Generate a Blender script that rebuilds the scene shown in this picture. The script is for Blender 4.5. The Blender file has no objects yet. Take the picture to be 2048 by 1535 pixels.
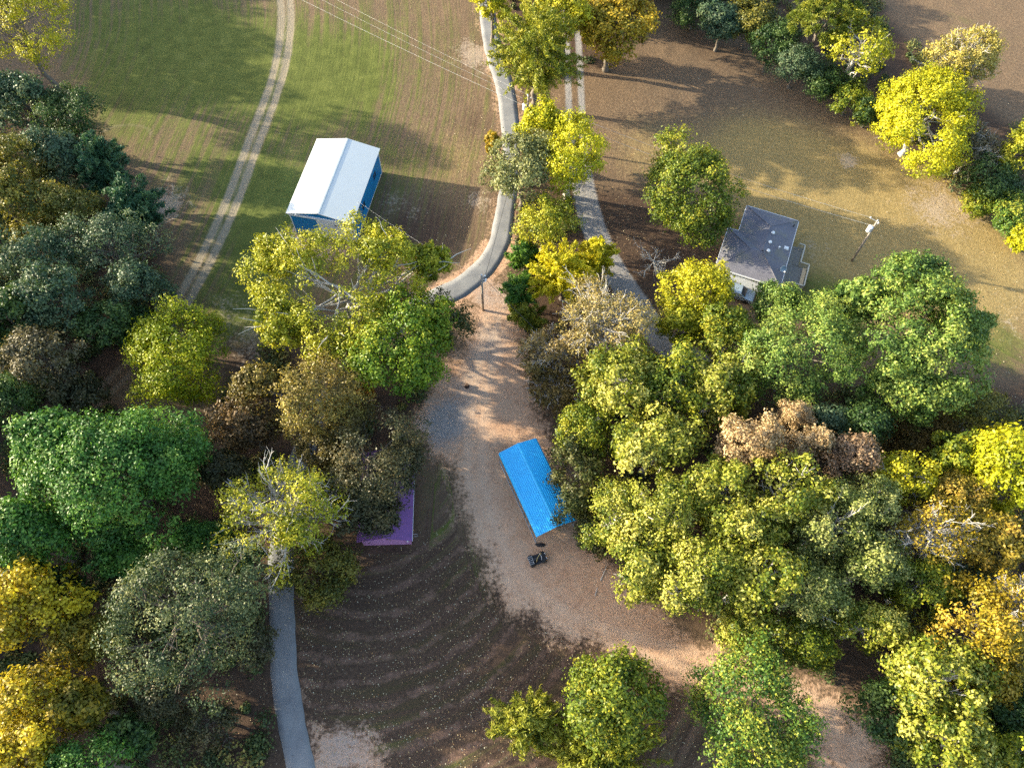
import bpy, math, random
import numpy as np
from mathutils import Matrix, Vector

scene = bpy.context.scene
col = scene.collection
R = math.radians

# ------------------------------------------------------------------ camera
cd = bpy.data.cameras.new('camera')
cam = bpy.data.objects.new('camera', cd)
col.objects.link(cam)
cd.sensor_width = 36.0
cd.lens = 26.367
cd.clip_start = 0.5
cd.clip_end = 3000
cam.matrix_world = Matrix.Translation((0, 0, 80)) @ Matrix.Rotation(R(27), 4, 'X') @ Matrix.Rotation(R(1.5), 4, 'Z')
scene.camera = cam

# ------------------------------------------------------------------ sky, sun, exposure
SUN_EL = 17.0
SUN_DIR = Vector((-0.983, 0.185, 0)).normalized()          # towards the sun, on the ground plane
world = bpy.data.worlds.new('World')
scene.world = world
world.use_nodes = True
wn = world.node_tree.nodes
wl = world.node_tree.links
wn.clear()
sky = wn.new('ShaderNodeTexSky')
sky.sky_type = 'NISHITA'
sky.sun_disc = False
sky.sun_elevation = R(SUN_EL)
sky.sun_rotation = math.atan2(SUN_DIR.x, SUN_DIR.y)
sky.air_density = 1.0
sky.dust_density = 2.0
bg = wn.new('ShaderNodeBackground')
bg.inputs['Strength'].default_value = 0.15
wo = wn.new('ShaderNodeOutputWorld')
wl.new(sky.outputs[0], bg.inputs[0])
wl.new(bg.outputs[0], wo.inputs[0])

sd = bpy.data.lights.new('sun', 'SUN')
sun = bpy.data.objects.new('sun', sd)
col.objects.link(sun)
sd.energy = 3.9
sd.angle = R(0.6)
sd.color = (1.0, 0.91, 0.68)
S = Vector((SUN_DIR.x * math.cos(R(SUN_EL)), SUN_DIR.y * math.cos(R(SUN_EL)), math.sin(R(SUN_EL))))
sun.rotation_euler = S.to_track_quat('Z', 'Y').to_euler()
sun.location = (-60, 30, 60)

scene.view_settings.view_transform = 'Standard'
scene.view_settings.look = 'None'
scene.view_settings.exposure = 1.9
scene.view_settings.gamma = 1.0
scene.render.engine = 'CYCLES'
scene.cycles.max_bounces = 6
scene.cycles.diffuse_bounces = 3
scene.cycles.transmission_bounces = 3
scene.cycles.use_denoising = False

# ------------------------------------------------------------------ surveyed layout (metres)
TREES = [
    ('broadleaf_tree', 'tree', 'tall sunlit yellow tree alone above the dark left wood', None, -68.14, 86.85, 8.71, 6.09, 8.5, 11.5, 'R', 'yel', 1.0, []),
    ('broadleaf_tree', 'tree', 'dark bluish green tree just below the tall yellow tree', 'trees of the dark wood on the left', -64.46, 75.44, 5.56, 3.89, 5.95, 8.05, 'R', 'bgr', 1.0, []),
    ('broadleaf_tree', 'tree', 'dark green tree at the upper tip of the left wood beside the field', 'trees of the dark wood on the left', -58.32, 74.74, 4.27, 4.58, 5.52, 7.48, 'R', 'dgr', 1.0, []),
    ('broadleaf_tree', 'tree', 'olive tree with a yellow flush at the upper left edge of the wood', 'trees of the dark wood on the left', -61.91, 65.45, 4.57, 3.2, 6.38, 8.62, 'R', 'olv', 1.0, []),
    ('broadleaf_tree', 'tree', 'blue green tree between the olive tree and the field cedar', 'trees of the dark wood on the left', -56.94, 66.58, 4.62, 3.23, 5.95, 8.05, 'R', 'bgr', 1.0, []),
    ('cedar_tree', 'tree', 'teal cedar on the field side of the wood near the grey ring', 'trees of the dark wood on the left', -52.57, 66.35, 3.97, 3.94, 5.76, 6.24, 'S', 'cgr', 1.0, []),
    ('broadleaf_tree', 'tree', 'pale olive tree in the thinned middle of the left wood', 'trees of the dark wood on the left', -58.21, 57.67, 5.07, 3.55, 6.38, 8.62, 'R', 'olv', 1.0, []),
    ('broadleaf_tree', 'tree', 'olive green tree with bare limbs showing in the left wood', 'trees of the dark wood on the left', -53.19, 57.94, 4.26, 2.98, 5.95, 8.05, 'R', 'olv', 1.0, []),
    ('cedar_tree', 'tree', 'outermost teal cedar of the left wood next to the farm track', 'trees of the dark wood on the left', -47.11, 60.47, 3.88, 4.54, 5.28, 5.72, 'S', 'cgr', 1.0, []),
    ('oak_tree', 'tree', 'large grey green oak under the outermost cedar', 'trees of the dark wood on the left', -46.79, 52.5, 6.26, 4.38, 6.38, 8.62, 'R', 'bgr', 1.0, []),
    ('broadleaf_tree', 'tree', 'grey green tree left of the large oak in the wood', 'trees of the dark wood on the left', -54.89, 50.81, 5.55, 3.88, 6.38, 8.62, 'R', 'bgr', 1.0, []),
    ('broadleaf_tree', 'tree', 'dark tree of the wood where the farm track slips under trees', 'trees of the dark wood on the left', -43.28, 48.14, 3.91, 2.81, 5.52, 7.48, 'R', 'bgr', 1.0, []),
    ('broadleaf_tree', 'tree', 'grey green tree above the brownish tree of the left wood', 'trees of the dark wood on the left', -51.44, 45.08, 5.07, 3.55, 6.38, 8.62, 'R', 'bgr', 1.0, []),
    ('broadleaf_tree', 'tree', 'dark green tree cut by the photo edge above the brownish tree', 'trees of the dark wood on the left', -56.14, 42.99, 3.78, 2.65, 5.95, 8.05, 'R', 'dgr', 1.0, []),
    ('broadleaf_tree', 'tree', 'deep shaded tree between the brownish tree and the lime tree', 'trees of the dark wood on the left', -46.01, 43.37, 4.18, 2.93, 4.67, 6.33, 'R', 'dgr', 1.0, []),
    ('broadleaf_tree', 'tree', 'brownish grey tree with bare twigs in the left wood', 'trees of the dark wood on the left', -51.09, 38.36, 4.91, 3.91, 5.95, 8.05, 'R', 'gbr', 1.0, []),
    ('broadleaf_tree', 'tree', 'dark tree just above the big bright green tree', 'trees of the dark wood on the left', -53.77, 33.71, 3.94, 2.76, 5.1, 6.9, 'R', 'dgr', 1.0, []),
    ('locust_tree', 'tree', 'lone lime yellow tree over the lower end of the farm track', None, -37.43, 40.17, 6.25, 6.57, 4.67, 6.33, 'R', 'lime', 1.0, []),
    ('maple_tree', 'tree', 'very large bright green maple with a sunlit left side', None, -39.58, 24.81, 10.24, 7.87, 7.22, 9.78, 'R', 'grn', 1.0, [(-4.85, 2.49, 2, 3.9, 2.73, 4.33), (5.44, 0.94, 0, 3.96, 3.45, 4.33)]),
    ('maple_tree', 'tree', 'green maple below the very large one, cut by the photo edge', None, -45.85, 18.45, 5.49, 3.84, 6.38, 8.62, 'R', 'grn', 1.0, []),
    ('oak_tree', 'tree', 'huge grey green oak with open branching above the grey road', None, -28.82, 11.69, 8.71, 7.87, 7.22, 9.78, 'R', 'ogr', 0.85, []),
    ('hickory_tree', 'tree', 'golden yellow tree below the green maples', None, -44.39, 12.05, 5.31, 4.28, 5.95, 8.05, 'R', 'gyl', 1.0, []),
    ('hickory_tree', 'tree', 'half turned olive and gold tree touching the huge oak', None, -39.73, 9.75, 3.4, 2.51, 4.67, 6.33, 'R', 'olg', 1.0, []),
    ('hickory_tree', 'tree', 'thin yellow tree with brown twigs on the lower left', None, -41.98, 4.84, 3.94, 2.76, 5.52, 7.48, 'R', 'gyl', 0.7, []),
    ('hickory_tree', 'tree', 'small olive gold tree under the huge oak', None, -37.36, 3.79, 2.8, 2.05, 4.67, 6.33, 'R', 'olg', 1.0, []),
    ('hickory_tree', 'tree', 'yellow tree in the bottom left corner of the wood', None, -41.21, 0.65, 4.31, 3.02, 5.1, 6.9, 'R', 'gyl', 1.0, []),
    ('broadleaf_tree', 'tree', 'green treetop rising from the bottom edge below the yellow trees', None, -35.42, -0.77, 4.75, 3.33, 4.67, 6.33, 'R', 'grn', 1.0, []),
    ('broadleaf_tree', 'tree', 'low dark shrubby tree in the shade beside the grey road', None, -33.85, 1.92, 2.61, 1.93, 2.98, 4.03, 'R', 'dgr', 1.0, []),
    ('broadleaf_tree', 'tree', 'dark green tree wedged between the huge oak and the half bare tree', None, -27.85, 17.61, 2.85, 2.62, 3.82, 5.18, 'R', 'dgr', 1.0, []),
    ('broadleaf_tree', 'tree', 'green tree between the very large maple and the huge oak', None, -37.46, 17.21, 3.33, 2.33, 4.25, 5.75, 'R', 'grn', 1.0, []),
    ('broadleaf_tree', 'tree', 'shaded green tree under the lower right edge of the very large maple', None, -31.0, 19.54, 3.14, 2.2, 3.82, 5.18, 'R', 'grn', 1.0, []),
    ('oak_tree', 'tree', 'dark oak in the shade right of the small olive gold tree', None, -31.15, 5.07, 3.35, 2.35, 3.82, 5.18, 'R', 'dob', 1.0, []),
    ('oak_tree', 'tree', 'dark oak leaning over the grey road beside the huge oak', None, -24.11, 9.71, 2.23, 2.64, 3.4, 4.6, 'R', 'dob', 0.7, []),
    ('oak_tree', 'tree', 'low dark oak at the bottom edge left of the grey road', None, -27.21, 3.15, 3.62, 2.53, 2.55, 3.45, 'R', 'dob', 0.6, []),
    ('broadleaf_tree', 'tree', 'dark green tree behind the golden yellow one', None, -43.54, 14.26, 2.79, 1.95, 3.82, 5.18, 'R', 'dgr', 1.0, []),
    ('broadleaf_tree', 'tree', 'dark low tree touching the left side of the lime yellow tree', None, -42.26, 44.2, 2.72, 2.16, 3.4, 4.6, 'R', 'dgr', 1.0, []),
    ('broadleaf_tree', 'tree', 'dark low tree between the farm track end and the big maple', None, -47.78, 34.99, 3.46, 2.51, 3.4, 4.6, 'R', 'dob', 1.0, []),
    ('oak_tree', 'tree', 'dark oak in the gap between the big maple and the half bare tree', None, -29.91, 26.77, 2.73, 2.72, 3.82, 5.18, 'R', 'dob', 1.0, []),
    ('sycamore_tree', 'tree', 'large yellow sycamore with white limbs in front of the blue barn', None, -19.18, 47.09, 11.64, 11.04, 6.38, 8.62, 'O', 'ygr', 1.0, [(4.81, 4.18, 3, 3.65, 3.54, 3.82), (-7.74, 3.88, 1, 3.43, 2.6, 3.82), (9.89, 4.47, 0, 2.61, 1.83, 3.82), (-6.68, -4.18, 0, 3.32, 3.48, 3.82)]),
    ('maple_tree', 'tree', 'rounded bright green maple growing against the yellow sycamore', None, -12.67, 41.29, 6.5, 6.82, 5.52, 7.48, 'R', 'lgn', 1.0, []),
    ('persimmon_tree', 'tree', 'thin dark olive tree leaning out over the gravel beside the maple', None, -7.81, 45.58, 3.33, 3.98, 3.82, 5.18, 'R', 'dol', 0.55, []),
    ('oak_tree', 'tree', 'brown green oak below the yellow sycamore', None, -22.44, 34.07, 7.17, 5.74, 5.95, 8.05, 'R', 'brg', 1.0, [(-4.64, 2.25, 0, 2.42, 1.76, 3.57), (4.73, -1.16, -1, 3.2, 3.09, 3.57), (2.36, -4.83, -2, 2.9, 2.73, 3.57)]),
    ('oak_tree', 'tree', 'dark shaded oak overhanging the purple roof', None, -14.84, 28.48, 6.77, 7.66, 5.1, 6.9, 'R', 'dob', 1.0, [(-0.11, -5.08, -1, 3.83, 3.36, 3.06), (1.98, -5.55, -1, 2.04, 2.48, 3.06), (3.06, -0.64, -1, 2.88, 2.85, 3.06)]),
    ('oak_tree', 'tree', 'rusty brown oak left of the brown green oak', None, -28.06, 31.48, 3.88, 2.74, 4.67, 6.33, 'R', 'rus', 1.0, []),
    ('ash_tree', 'tree', 'half bare tree with pale branches fanning out above the lawn', None, -22.3, 21.29, 6.85, 5.44, 6.3, 8.7, 'B', 'ygr', 1.0, []),
    ('shrub', 'shrub', 'olive green bush under the half bare tree at the lawn corner', None, -19.06, 17.34, 4.37, 4.07, 3.0, 3.06, 'H', 'olv', 1.0, []),
    ('shrub', 'shrub', 'small orange bush glowing under the green maple', None, -17.37, 38.33, 1.36, 1.11, 1.5, 1.53, 'H', 'org', 1.0, []),
    ('broadleaf_tree', 'tree', 'bright yellow treetop at the upper edge beside the driveway', 'trees between the two driveways', -4.34, 99.94, 3.06, 2.15, 5.1, 6.9, 'R', 'lem', 1.0, []),
    ('cedar_tree', 'tree', 'tall yellow green cedar between the driveway and the gravel lane', 'trees between the two driveways', 2.0, 86.58, 6.8, 9.17, 7.68, 8.32, 'S', 'ygc', 1.0, []),
    ('broadleaf_tree', 'tree', 'yellow treetop behind the tall yellow green cedar', 'trees between the two driveways', 6.31, 94.56, 4.8, 3.62, 6.38, 8.62, 'R', 'yel', 1.0, []),
    ('hickory_tree', 'tree', 'golden orange tree at the upper corner of the brown field', None, 12.94, 94.73, 5.6, 7.56, 5.52, 7.48, 'R', 'gyo', 1.0, []),
    ('poplar_tree', 'tree', 'small bright yellow tree hiding the foot of the transformer pole', 'trees between the two driveways', 2.96, 74.83, 3.26, 2.28, 5.1, 6.9, 'R', 'lem', 1.0, []),
    ('poplar_tree', 'tree', 'bright yellow green tree in the middle of the driveway row', 'trees between the two driveways', 6.81, 69.77, 4.17, 5.63, 5.52, 7.48, 'R', 'lem', 1.0, []),
    ('willow_tree', 'tree', 'dusty grey green tree overhanging the driveway bend', 'trees between the two driveways', 0.63, 67.56, 4.82, 6.5, 5.1, 6.9, 'R', 'gry', 1.0, []),
    ('sapling', 'sapling', 'thin golden sapling at the driveway edge beside the dusty tree', 'trees between the two driveways', -3.56, 76.37, 1.15, 1.55, 2.4, 2.6, 'S', 'gyo', 1.0, []),
    ('mulberry_tree', 'tree', 'yellow speckled bushy tree below the dusty grey green one', 'trees between the two driveways', 3.31, 60.6, 4.41, 3.71, 3.82, 5.18, 'R', 'ygr', 1.0, []),
    ('arborvitae', 'shrub', 'deep green conical shrub just below the yellow speckled tree', 'trees between the two driveways', 1.23, 56.51, 2.45, 2.45, 2.88, 3.12, 'S', 'vgr', 1.0, []),
    ('arborvitae', 'shrub', 'deep green conical shrub nearest the plain utility pole', 'trees between the two driveways', 0.69, 51.39, 2.55, 2.86, 2.88, 3.12, 'S', 'vgr', 1.0, []),
    ('arborvitae', 'shrub', 'yellowish conical shrub lowest in the evergreen row', 'trees between the two driveways', 1.49, 48.15, 2.99, 2.35, 2.4, 2.6, 'S', 'vgy', 1.0, []),
    ('false_cypress', 'tree', 'feathery bright yellow evergreen beside the deep green shrubs', 'trees between the two driveways', 5.98, 53.06, 4.9, 4.0, 4.32, 4.68, 'S', 'fye', 1.0, []),
    ('false_cypress', 'tree', 'smaller feathery yellow evergreen leaning over the gravel lane', 'trees between the two driveways', 10.21, 56.19, 2.58, 2.82, 3.84, 4.16, 'S', 'fye', 1.0, []),
    ('crape_myrtle', 'tree', 'tan half bare tree with fine twigs over the gravel lane', 'trees between the two driveways', 9.59, 45.69, 6.69, 6.28, 5.04, 6.96, 'B', 'tan', 1.0, []),
    ('crape_myrtle', 'tree', 'low brownish twiggy tree left of the tan half bare one', 'trees between the two driveways', 4.86, 43.25, 4.21, 3.69, 3.36, 4.64, 'B', 'tbr', 1.0, []),
    ('shrub', 'shrub', 'sparse brown brush at the edge of the gravel yard', None, 5.29, 39.57, 4.23, 3.64, 1.68, 2.32, 'B', 'brn', 1.0, []),
    ('maple_tree', 'tree', 'round yellow green maple standing on the brown lawn by the grey roof', None, 21.55, 65.54, 7.24, 7.93, 5.1, 6.9, 'R', 'mgr', 1.0, []),
    ('poplar_tree', 'tree', 'bright yellow tree at the lower left corner of the grey roof', None, 21.26, 49.89, 4.59, 4.06, 4.67, 6.33, 'R', 'yel', 1.0, []),
    ('poplar_tree', 'tree', 'yellow green tree below the bright yellow one beside the lane', None, 19.76, 46.42, 3.04, 2.13, 3.82, 5.18, 'R', 'ygr', 1.0, []),
    ('maple_tree', 'tree', 'small green tree in front of the white house wall', None, 24.53, 44.66, 3.57, 2.9, 4.67, 6.33, 'R', 'mgr', 1.0, []),
    ('maple_tree', 'tree', 'rounded light green maple just below the house deck', None, 31.04, 41.76, 7.15, 6.25, 6.38, 8.62, 'R', 'lgr', 1.0, [(0.01, 7.19, -2, 3.21, 2.25, 3.82)]),
    ('maple_tree', 'tree', 'largest light green tree right of the house deck', None, 43.31, 43.05, 8.4, 9.86, 7.22, 9.78, 'R', 'lgr', 1.0, [(-0.81, -5.87, -3, 5.2, 3.64, 4.33), (-4.54, 4.42, 0, 2.8, 1.96, 4.33), (7.59, 1.42, -2, 2.54, 2.23, 4.33)]),
    ('broadleaf_tree', 'tree', 'dark green tree in the shade below the largest light green tree', 'trees of the wood on the right', 37.43, 33.94, 4.27, 2.99, 4.67, 6.33, 'R', 'dgr', 1.0, []),
    ('magnolia_tree', 'tree', 'glossy blue green tree above the pinkish brown treetops', 'trees of the wood on the right', 33.58, 33.53, 3.66, 2.61, 4.67, 6.33, 'R', 'bgr', 1.0, []),
    ('gum_tree', 'tree', 'pale yellow green tree at the upper left corner of the right wood', 'trees of the wood on the right', 11.75, 37.45, 5.07, 4.93, 5.52, 7.48, 'R', 'pyg', 1.0, []),
    ('gum_tree', 'tree', 'deep yellow green tree second from the left along the top of the right wood', 'trees of the wood on the right', 17.27, 36.99, 4.17, 5.09, 5.1, 6.9, 'R', 'ygd', 1.0, []),
    ('gum_tree', 'tree', 'pale yellow tree between the deep yellow green tree and the light maple', 'trees of the wood on the right', 22.63, 37.47, 4.61, 4.9, 5.52, 7.48, 'R', 'pyg', 1.0, []),
    ('gum_tree', 'tree', 'low yellow tinged tree just above the blue carport', 'trees of the wood on the right', 7.79, 32.71, 3.68, 3.28, 3.82, 5.18, 'R', 'ygd', 1.0, []),
    ('broadleaf_tree', 'tree', 'dark olive tree whose twigs hang over the blue carport roof', 'trees of the wood on the right', 6.95, 27.73, 3.61, 4.64, 3.4, 4.6, 'R', 'dol', 1.0, []),
    ('gum_tree', 'tree', 'yellow green tree with white forked branches right of the carport', 'trees of the wood on the right', 14.96, 29.7, 5.41, 3.97, 5.95, 8.05, 'R', 'pyg', 1.0, []),
    ('oak_tree', 'tree', 'largest pinkish tan treetop in the right wood', 'trees of the wood on the right', 24.08, 29.44, 4.06, 2.84, 6.38, 8.62, 'R', 'pnk', 1.0, []),
    ('oak_tree', 'tree', 'smallest pinkish treetop just under the light green maple', 'trees of the wood on the right', 29.8, 33.21, 2.25, 1.58, 5.52, 7.48, 'R', 'pnk', 1.0, []),
    ('oak_tree', 'tree', 'pinkish tan treetop between the largest and the brown one', 'trees of the wood on the right', 30.25, 29.85, 2.49, 1.74, 5.95, 8.05, 'R', 'pnk', 1.0, []),
    ('oak_tree', 'tree', 'pink brown treetop rightmost of the pinkish group', 'trees of the wood on the right', 34.48, 28.86, 3.93, 2.75, 5.95, 8.05, 'R', 'pbr', 1.0, []),
    ('gum_tree', 'tree', 'yellow green tree nearest the right side of the blue carport', 'trees of the wood on the right', 11.06, 23.45, 4.02, 3.93, 4.67, 6.33, 'R', 'pyg', 1.0, []),
    ('gum_tree', 'tree', 'broad pale yellow tree in the left middle of the right wood', 'trees of the wood on the right', 15.48, 22.26, 5.31, 4.05, 5.95, 8.05, 'R', 'pyg', 1.0, []),
    ('gum_tree', 'tree', 'pale tree between the broad pale tree and the pinkish tan treetop', 'trees of the wood on the right', 20.59, 24.91, 4.0, 3.24, 5.52, 7.48, 'R', 'pyg', 1.0, []),
    ('sycamore_tree', 'tree', 'pale yellow tree with a bare grey trunk below the pinkish group', 'trees of the wood on the right', 27.22, 24.0, 4.88, 3.81, 6.8, 9.2, 'O', 'pyg', 1.0, []),
    ('gum_tree', 'tree', 'yellow tree left of the bare grey trunk in the wood', 'trees of the wood on the right', 22.51, 20.93, 4.16, 2.98, 5.95, 8.05, 'R', 'pyg', 1.0, []),
    ('gum_tree', 'tree', 'greyish yellow tree with white twigs in the middle of the wood', 'trees of the wood on the right', 31.43, 21.42, 4.59, 3.52, 5.95, 8.05, 'O', 'gyg', 1.0, []),
    ('gum_tree', 'tree', 'greyish green tree just below the pink brown treetop', 'trees of the wood on the right', 35.91, 24.28, 3.85, 2.69, 5.52, 7.48, 'R', 'gyg', 1.0, []),
    ('sycamore_tree', 'tree', 'clear yellow tree with bare white forks right of the pink brown treetop', 'trees of the wood on the right', 40.49, 26.79, 4.19, 2.94, 5.52, 7.48, 'O', 'yel', 1.0, []),
    ('oak_tree', 'tree', 'orange brown tree between the clear yellow tree and the brightest yellow one', 'trees of the wood on the right', 45.28, 25.25, 4.33, 3.12, 5.1, 6.9, 'R', 'gbn', 1.0, []),
    ('shrub', 'shrub', 'brown olive thicket in the clearing under the largest light green tree', None, 46.72, 34.35, 4.99, 5.17, 2.5, 2.55, 'H', 'brn', 1.0, []),
    ('broadleaf_tree', 'tree', 'olive tree at the right end of the brown thicket', 'trees of the wood on the right', 51.81, 35.77, 5.0, 4.22, 3.82, 5.18, 'R', 'olv', 1.0, []),
    ('poplar_tree', 'tree', 'brightest yellow tree at the right edge of the wood', 'trees of the wood on the right', 51.11, 28.17, 4.37, 5.06, 5.52, 7.48, 'R', 'lem', 1.0, []),
    ('broadleaf_tree', 'tree', 'deep yellow green tree left of the brightest yellow one', 'trees of the wood on the right', 47.69, 30.41, 3.92, 2.74, 4.25, 5.75, 'R', 'ygd', 1.0, []),
    ('gum_tree', 'tree', 'yellow tree overhanging the dirt yard below the carport', 'trees of the wood on the right', 13.2, 17.77, 4.0, 4.04, 5.1, 6.9, 'R', 'pyg', 1.0, []),
    ('gum_tree', 'tree', 'pale yellow tree second in from the dirt yard', 'trees of the wood on the right', 17.48, 16.66, 4.86, 4.25, 5.95, 8.05, 'R', 'pyg', 1.0, []),
    ('gum_tree', 'tree', 'pale yellow tree below the bare grey trunk in the lower wood', 'trees of the wood on the right', 23.15, 16.09, 4.44, 3.82, 5.95, 8.05, 'R', 'pyg', 1.0, []),
    ('gum_tree', 'tree', 'greyish yellow tree in the lower middle of the right wood', 'trees of the wood on the right', 28.53, 15.65, 4.19, 3.69, 5.52, 7.48, 'R', 'gyg', 1.0, []),
    ('gum_tree', 'tree', 'greyish tree just left of the fallen looking white limbs', 'trees of the wood on the right', 35.52, 18.36, 4.29, 3.62, 5.1, 6.9, 'R', 'gyg', 1.0, []),
    ('dead_tree', 'tree', 'nearly bare tree with white limbs among the golden crowns', 'trees of the wood on the right', 41.76, 21.34, 5.31, 3.72, 5.46, 7.54, 'B', 'gol', 0.35, []),
    ('hickory_tree', 'tree', 'golden brown tree below the brightest yellow one', 'trees of the wood on the right', 47.53, 21.16, 4.22, 2.96, 5.1, 6.9, 'R', 'gbn', 1.0, []),
    ('hickory_tree', 'tree', 'largest golden orange tree on the right side of the wood', 'trees of the wood on the right', 43.82, 12.81, 5.04, 5.22, 5.52, 7.48, 'R', 'gol', 1.0, []),
    ('dead_tree', 'tree', 'bare white branched tree at the right photo edge among gold crowns', 'trees of the wood on the right', 48.02, 14.5, 2.95, 3.1, 5.46, 7.54, 'B', 'gol', 0.3, []),
    ('gum_tree', 'tree', 'green tree between the white limbs and the largest golden tree', 'trees of the wood on the right', 40.03, 16.42, 3.85, 3.11, 4.67, 6.33, 'R', 'ygd', 1.0, []),
    ('hickory_tree', 'tree', 'lower golden tree hanging under the largest golden one', 'trees of the wood on the right', 43.9, 7.87, 3.39, 2.37, 4.67, 6.33, 'R', 'gol', 1.0, []),
    ('gum_tree', 'tree', 'pale tree above the gap where the dirt road runs under the wood', 'trees of the wood on the right', 34.45, 12.75, 3.77, 2.64, 4.67, 6.33, 'R', 'pyg', 1.0, []),
    ('gum_tree', 'tree', 'green tree bridging the dirt road at the bottom of the wood', 'trees of the wood on the right', 28.46, 11.4, 3.79, 2.81, 3.82, 5.18, 'R', 'ygd', 1.0, []),
    ('gum_tree', 'tree', 'yellow tree on the near edge of the wood above the round green tree', 'trees of the wood on the right', 23.29, 11.65, 3.77, 2.64, 4.25, 5.75, 'R', 'pyg', 1.0, []),
    ('maple_tree', 'tree', 'round green tree with a yellow crown at the bottom of the photo', None, 22.12, 4.78, 6.18, 5.9, 5.1, 6.9, 'R', 'mgn', 1.0, []),
    ('gum_tree', 'tree', 'broad pale yellow tree right of the lower dirt road', 'trees of the wood on the right', 38.61, 7.8, 5.61, 3.92, 5.95, 8.05, 'R', 'pyg', 1.0, []),
    ('broadleaf_tree', 'tree', 'low dark green tree at the right bank of the lower dirt road', 'trees of the wood on the right', 35.8, 5.03, 3.92, 4.04, 3.4, 4.6, 'R', 'dgr', 1.0, []),
    ('gum_tree', 'tree', 'yellow tree nearest the bottom edge on the right', 'trees of the wood on the right', 39.5, 2.74, 4.09, 2.87, 5.52, 7.48, 'R', 'pyg', 1.0, []),
    ('broadleaf_tree', 'tree', 'green tree under the golden trees at the right edge', 'trees of the wood on the right', 46.29, 5.67, 2.87, 2.81, 3.82, 5.18, 'R', 'dgr', 1.0, []),
    ('gum_tree', 'tree', 'yellow green tree in the bottom right corner', 'trees of the wood on the right', 44.77, 2.28, 2.74, 1.92, 5.1, 6.9, 'R', 'ygd', 1.0, []),
    ('maple_tree', 'tree', 'yellow and green maple standing at the bottom between lawn and dirt road', None, 9.68, 5.72, 4.81, 5.17, 5.1, 6.9, 'R', 'mgr', 1.0, []),
    ('elm_tree', 'tree', 'feathery yellow green tree with a pale bare limb on the lawn', None, 2.25, 3.61, 4.2, 2.94, 3.84, 4.16, 'S', 'ygs', 1.0, []),
    ('elm_tree', 'tree', 'low feathery tree rising from the bottom edge below the maple', None, 8.52, 0.67, 6.68, 4.68, 2.88, 3.12, 'S', 'ygs', 1.0, []),
    ('shrub', 'shrub', 'dark green brush beside the near end of the carport', None, 9.24, 23.09, 2.49, 3.37, 2.0, 2.04, 'H', 'dol', 1.0, []),
    ('shrub', 'shrub', 'dark hedge shrub at the top behind the golden orange tree', 'shrubs and trees of the hedgerow', 26.68, 104.56, 4.81, 3.37, 3.5, 3.57, 'H', 'dgr', 1.0, []),
    ('shrub', 'shrub', 'bluish hedge shrub second along the field boundary', 'shrubs and trees of the hedgerow', 30.14, 99.69, 4.29, 3.14, 3.4, 4.6, 'R', 'bgr', 1.0, []),
    ('shrub', 'shrub', 'olive hedge shrub third along the field boundary', 'shrubs and trees of the hedgerow', 34.35, 100.41, 4.3, 4.76, 3.4, 4.6, 'R', 'olv', 1.0, []),
    ('shrub', 'shrub', 'dark hedge shrub left of the light tipped pine', 'shrubs and trees of the hedgerow', 37.06, 95.36, 4.02, 4.04, 3.4, 4.6, 'R', 'dgr', 1.0, []),
    ('shrub', 'shrub', 'bluish hedge shrub under the light tipped pine', 'shrubs and trees of the hedgerow', 40.38, 92.0, 3.97, 3.4, 3.4, 4.6, 'R', 'bgr', 1.0, []),
    ('shrub', 'shrub', 'dark hedge shrub below the pale trunked birch', 'shrubs and trees of the hedgerow', 43.96, 89.86, 3.78, 3.69, 2.55, 3.45, 'R', 'dgr', 1.0, []),
    ('shrub', 'shrub', 'yellowish low hedge shrub right of the dark one under the birch', 'shrubs and trees of the hedgerow', 47.6, 86.58, 3.56, 3.66, 2.12, 2.88, 'R', 'ygd', 1.0, []),
    ('shrub', 'shrub', 'lowest dark hedge shrub touching the big lemon tree', 'shrubs and trees of the hedgerow', 50.03, 84.24, 2.6, 1.82, 2.5, 2.55, 'H', 'dgr', 1.0, []),
    ('pine_tree', 'tree', 'pine with light yellow green tips in the hedgerow', 'shrubs and trees of the hedgerow', 42.77, 94.82, 5.17, 3.62, 6.3, 8.7, 'P', 'pin', 1.0, []),
    ('birch_tree', 'tree', 'slender yellow birch with a pale leaning trunk in the hedgerow', 'shrubs and trees of the hedgerow', 47.84, 91.17, 4.39, 5.92, 5.95, 8.05, 'O', 'ygr', 0.8, []),
    ('poplar_tree', 'tree', 'big lemon yellow tree at the right end of the hedgerow', 'shrubs and trees of the hedgerow', 54.69, 79.13, 7.71, 10.14, 5.1, 6.9, 'R', 'lem', 1.0, []),
    ('willow_tree', 'tree', 'tall feathery golden tree with pale limbs behind the lemon tree', 'shrubs and trees of the hedgerow', 60.71, 88.34, 6.11, 4.28, 6.3, 8.7, 'B', 'gtn', 1.3, []),
    ('shrub', 'tree', 'grey brown twiggy tree right of the lemon tree', 'shrubs and trees of the hedgerow', 61.37, 75.28, 4.21, 5.34, 3.36, 4.64, 'B', 'gbr', 1.0, []),
    ('shrub', 'shrub', 'dark shrub below the grey brown twiggy tree', 'shrubs and trees of the hedgerow', 63.3, 71.06, 4.16, 4.84, 2.98, 4.03, 'R', 'dgr', 1.0, []),
    ('broadleaf_tree', 'tree', 'yellow green tree at the right edge beside the twiggy one', 'shrubs and trees of the hedgerow', 66.46, 74.26, 3.1, 2.89, 4.67, 6.33, 'R', 'ygr', 1.0, []),
    ('shrub', 'shrub', 'yellow green low bush where the hedge meets the gold field', 'shrubs and trees of the hedgerow', 62.24, 68.87, 3.13, 2.33, 2.5, 2.55, 'H', 'ygd', 1.0, []),
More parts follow.
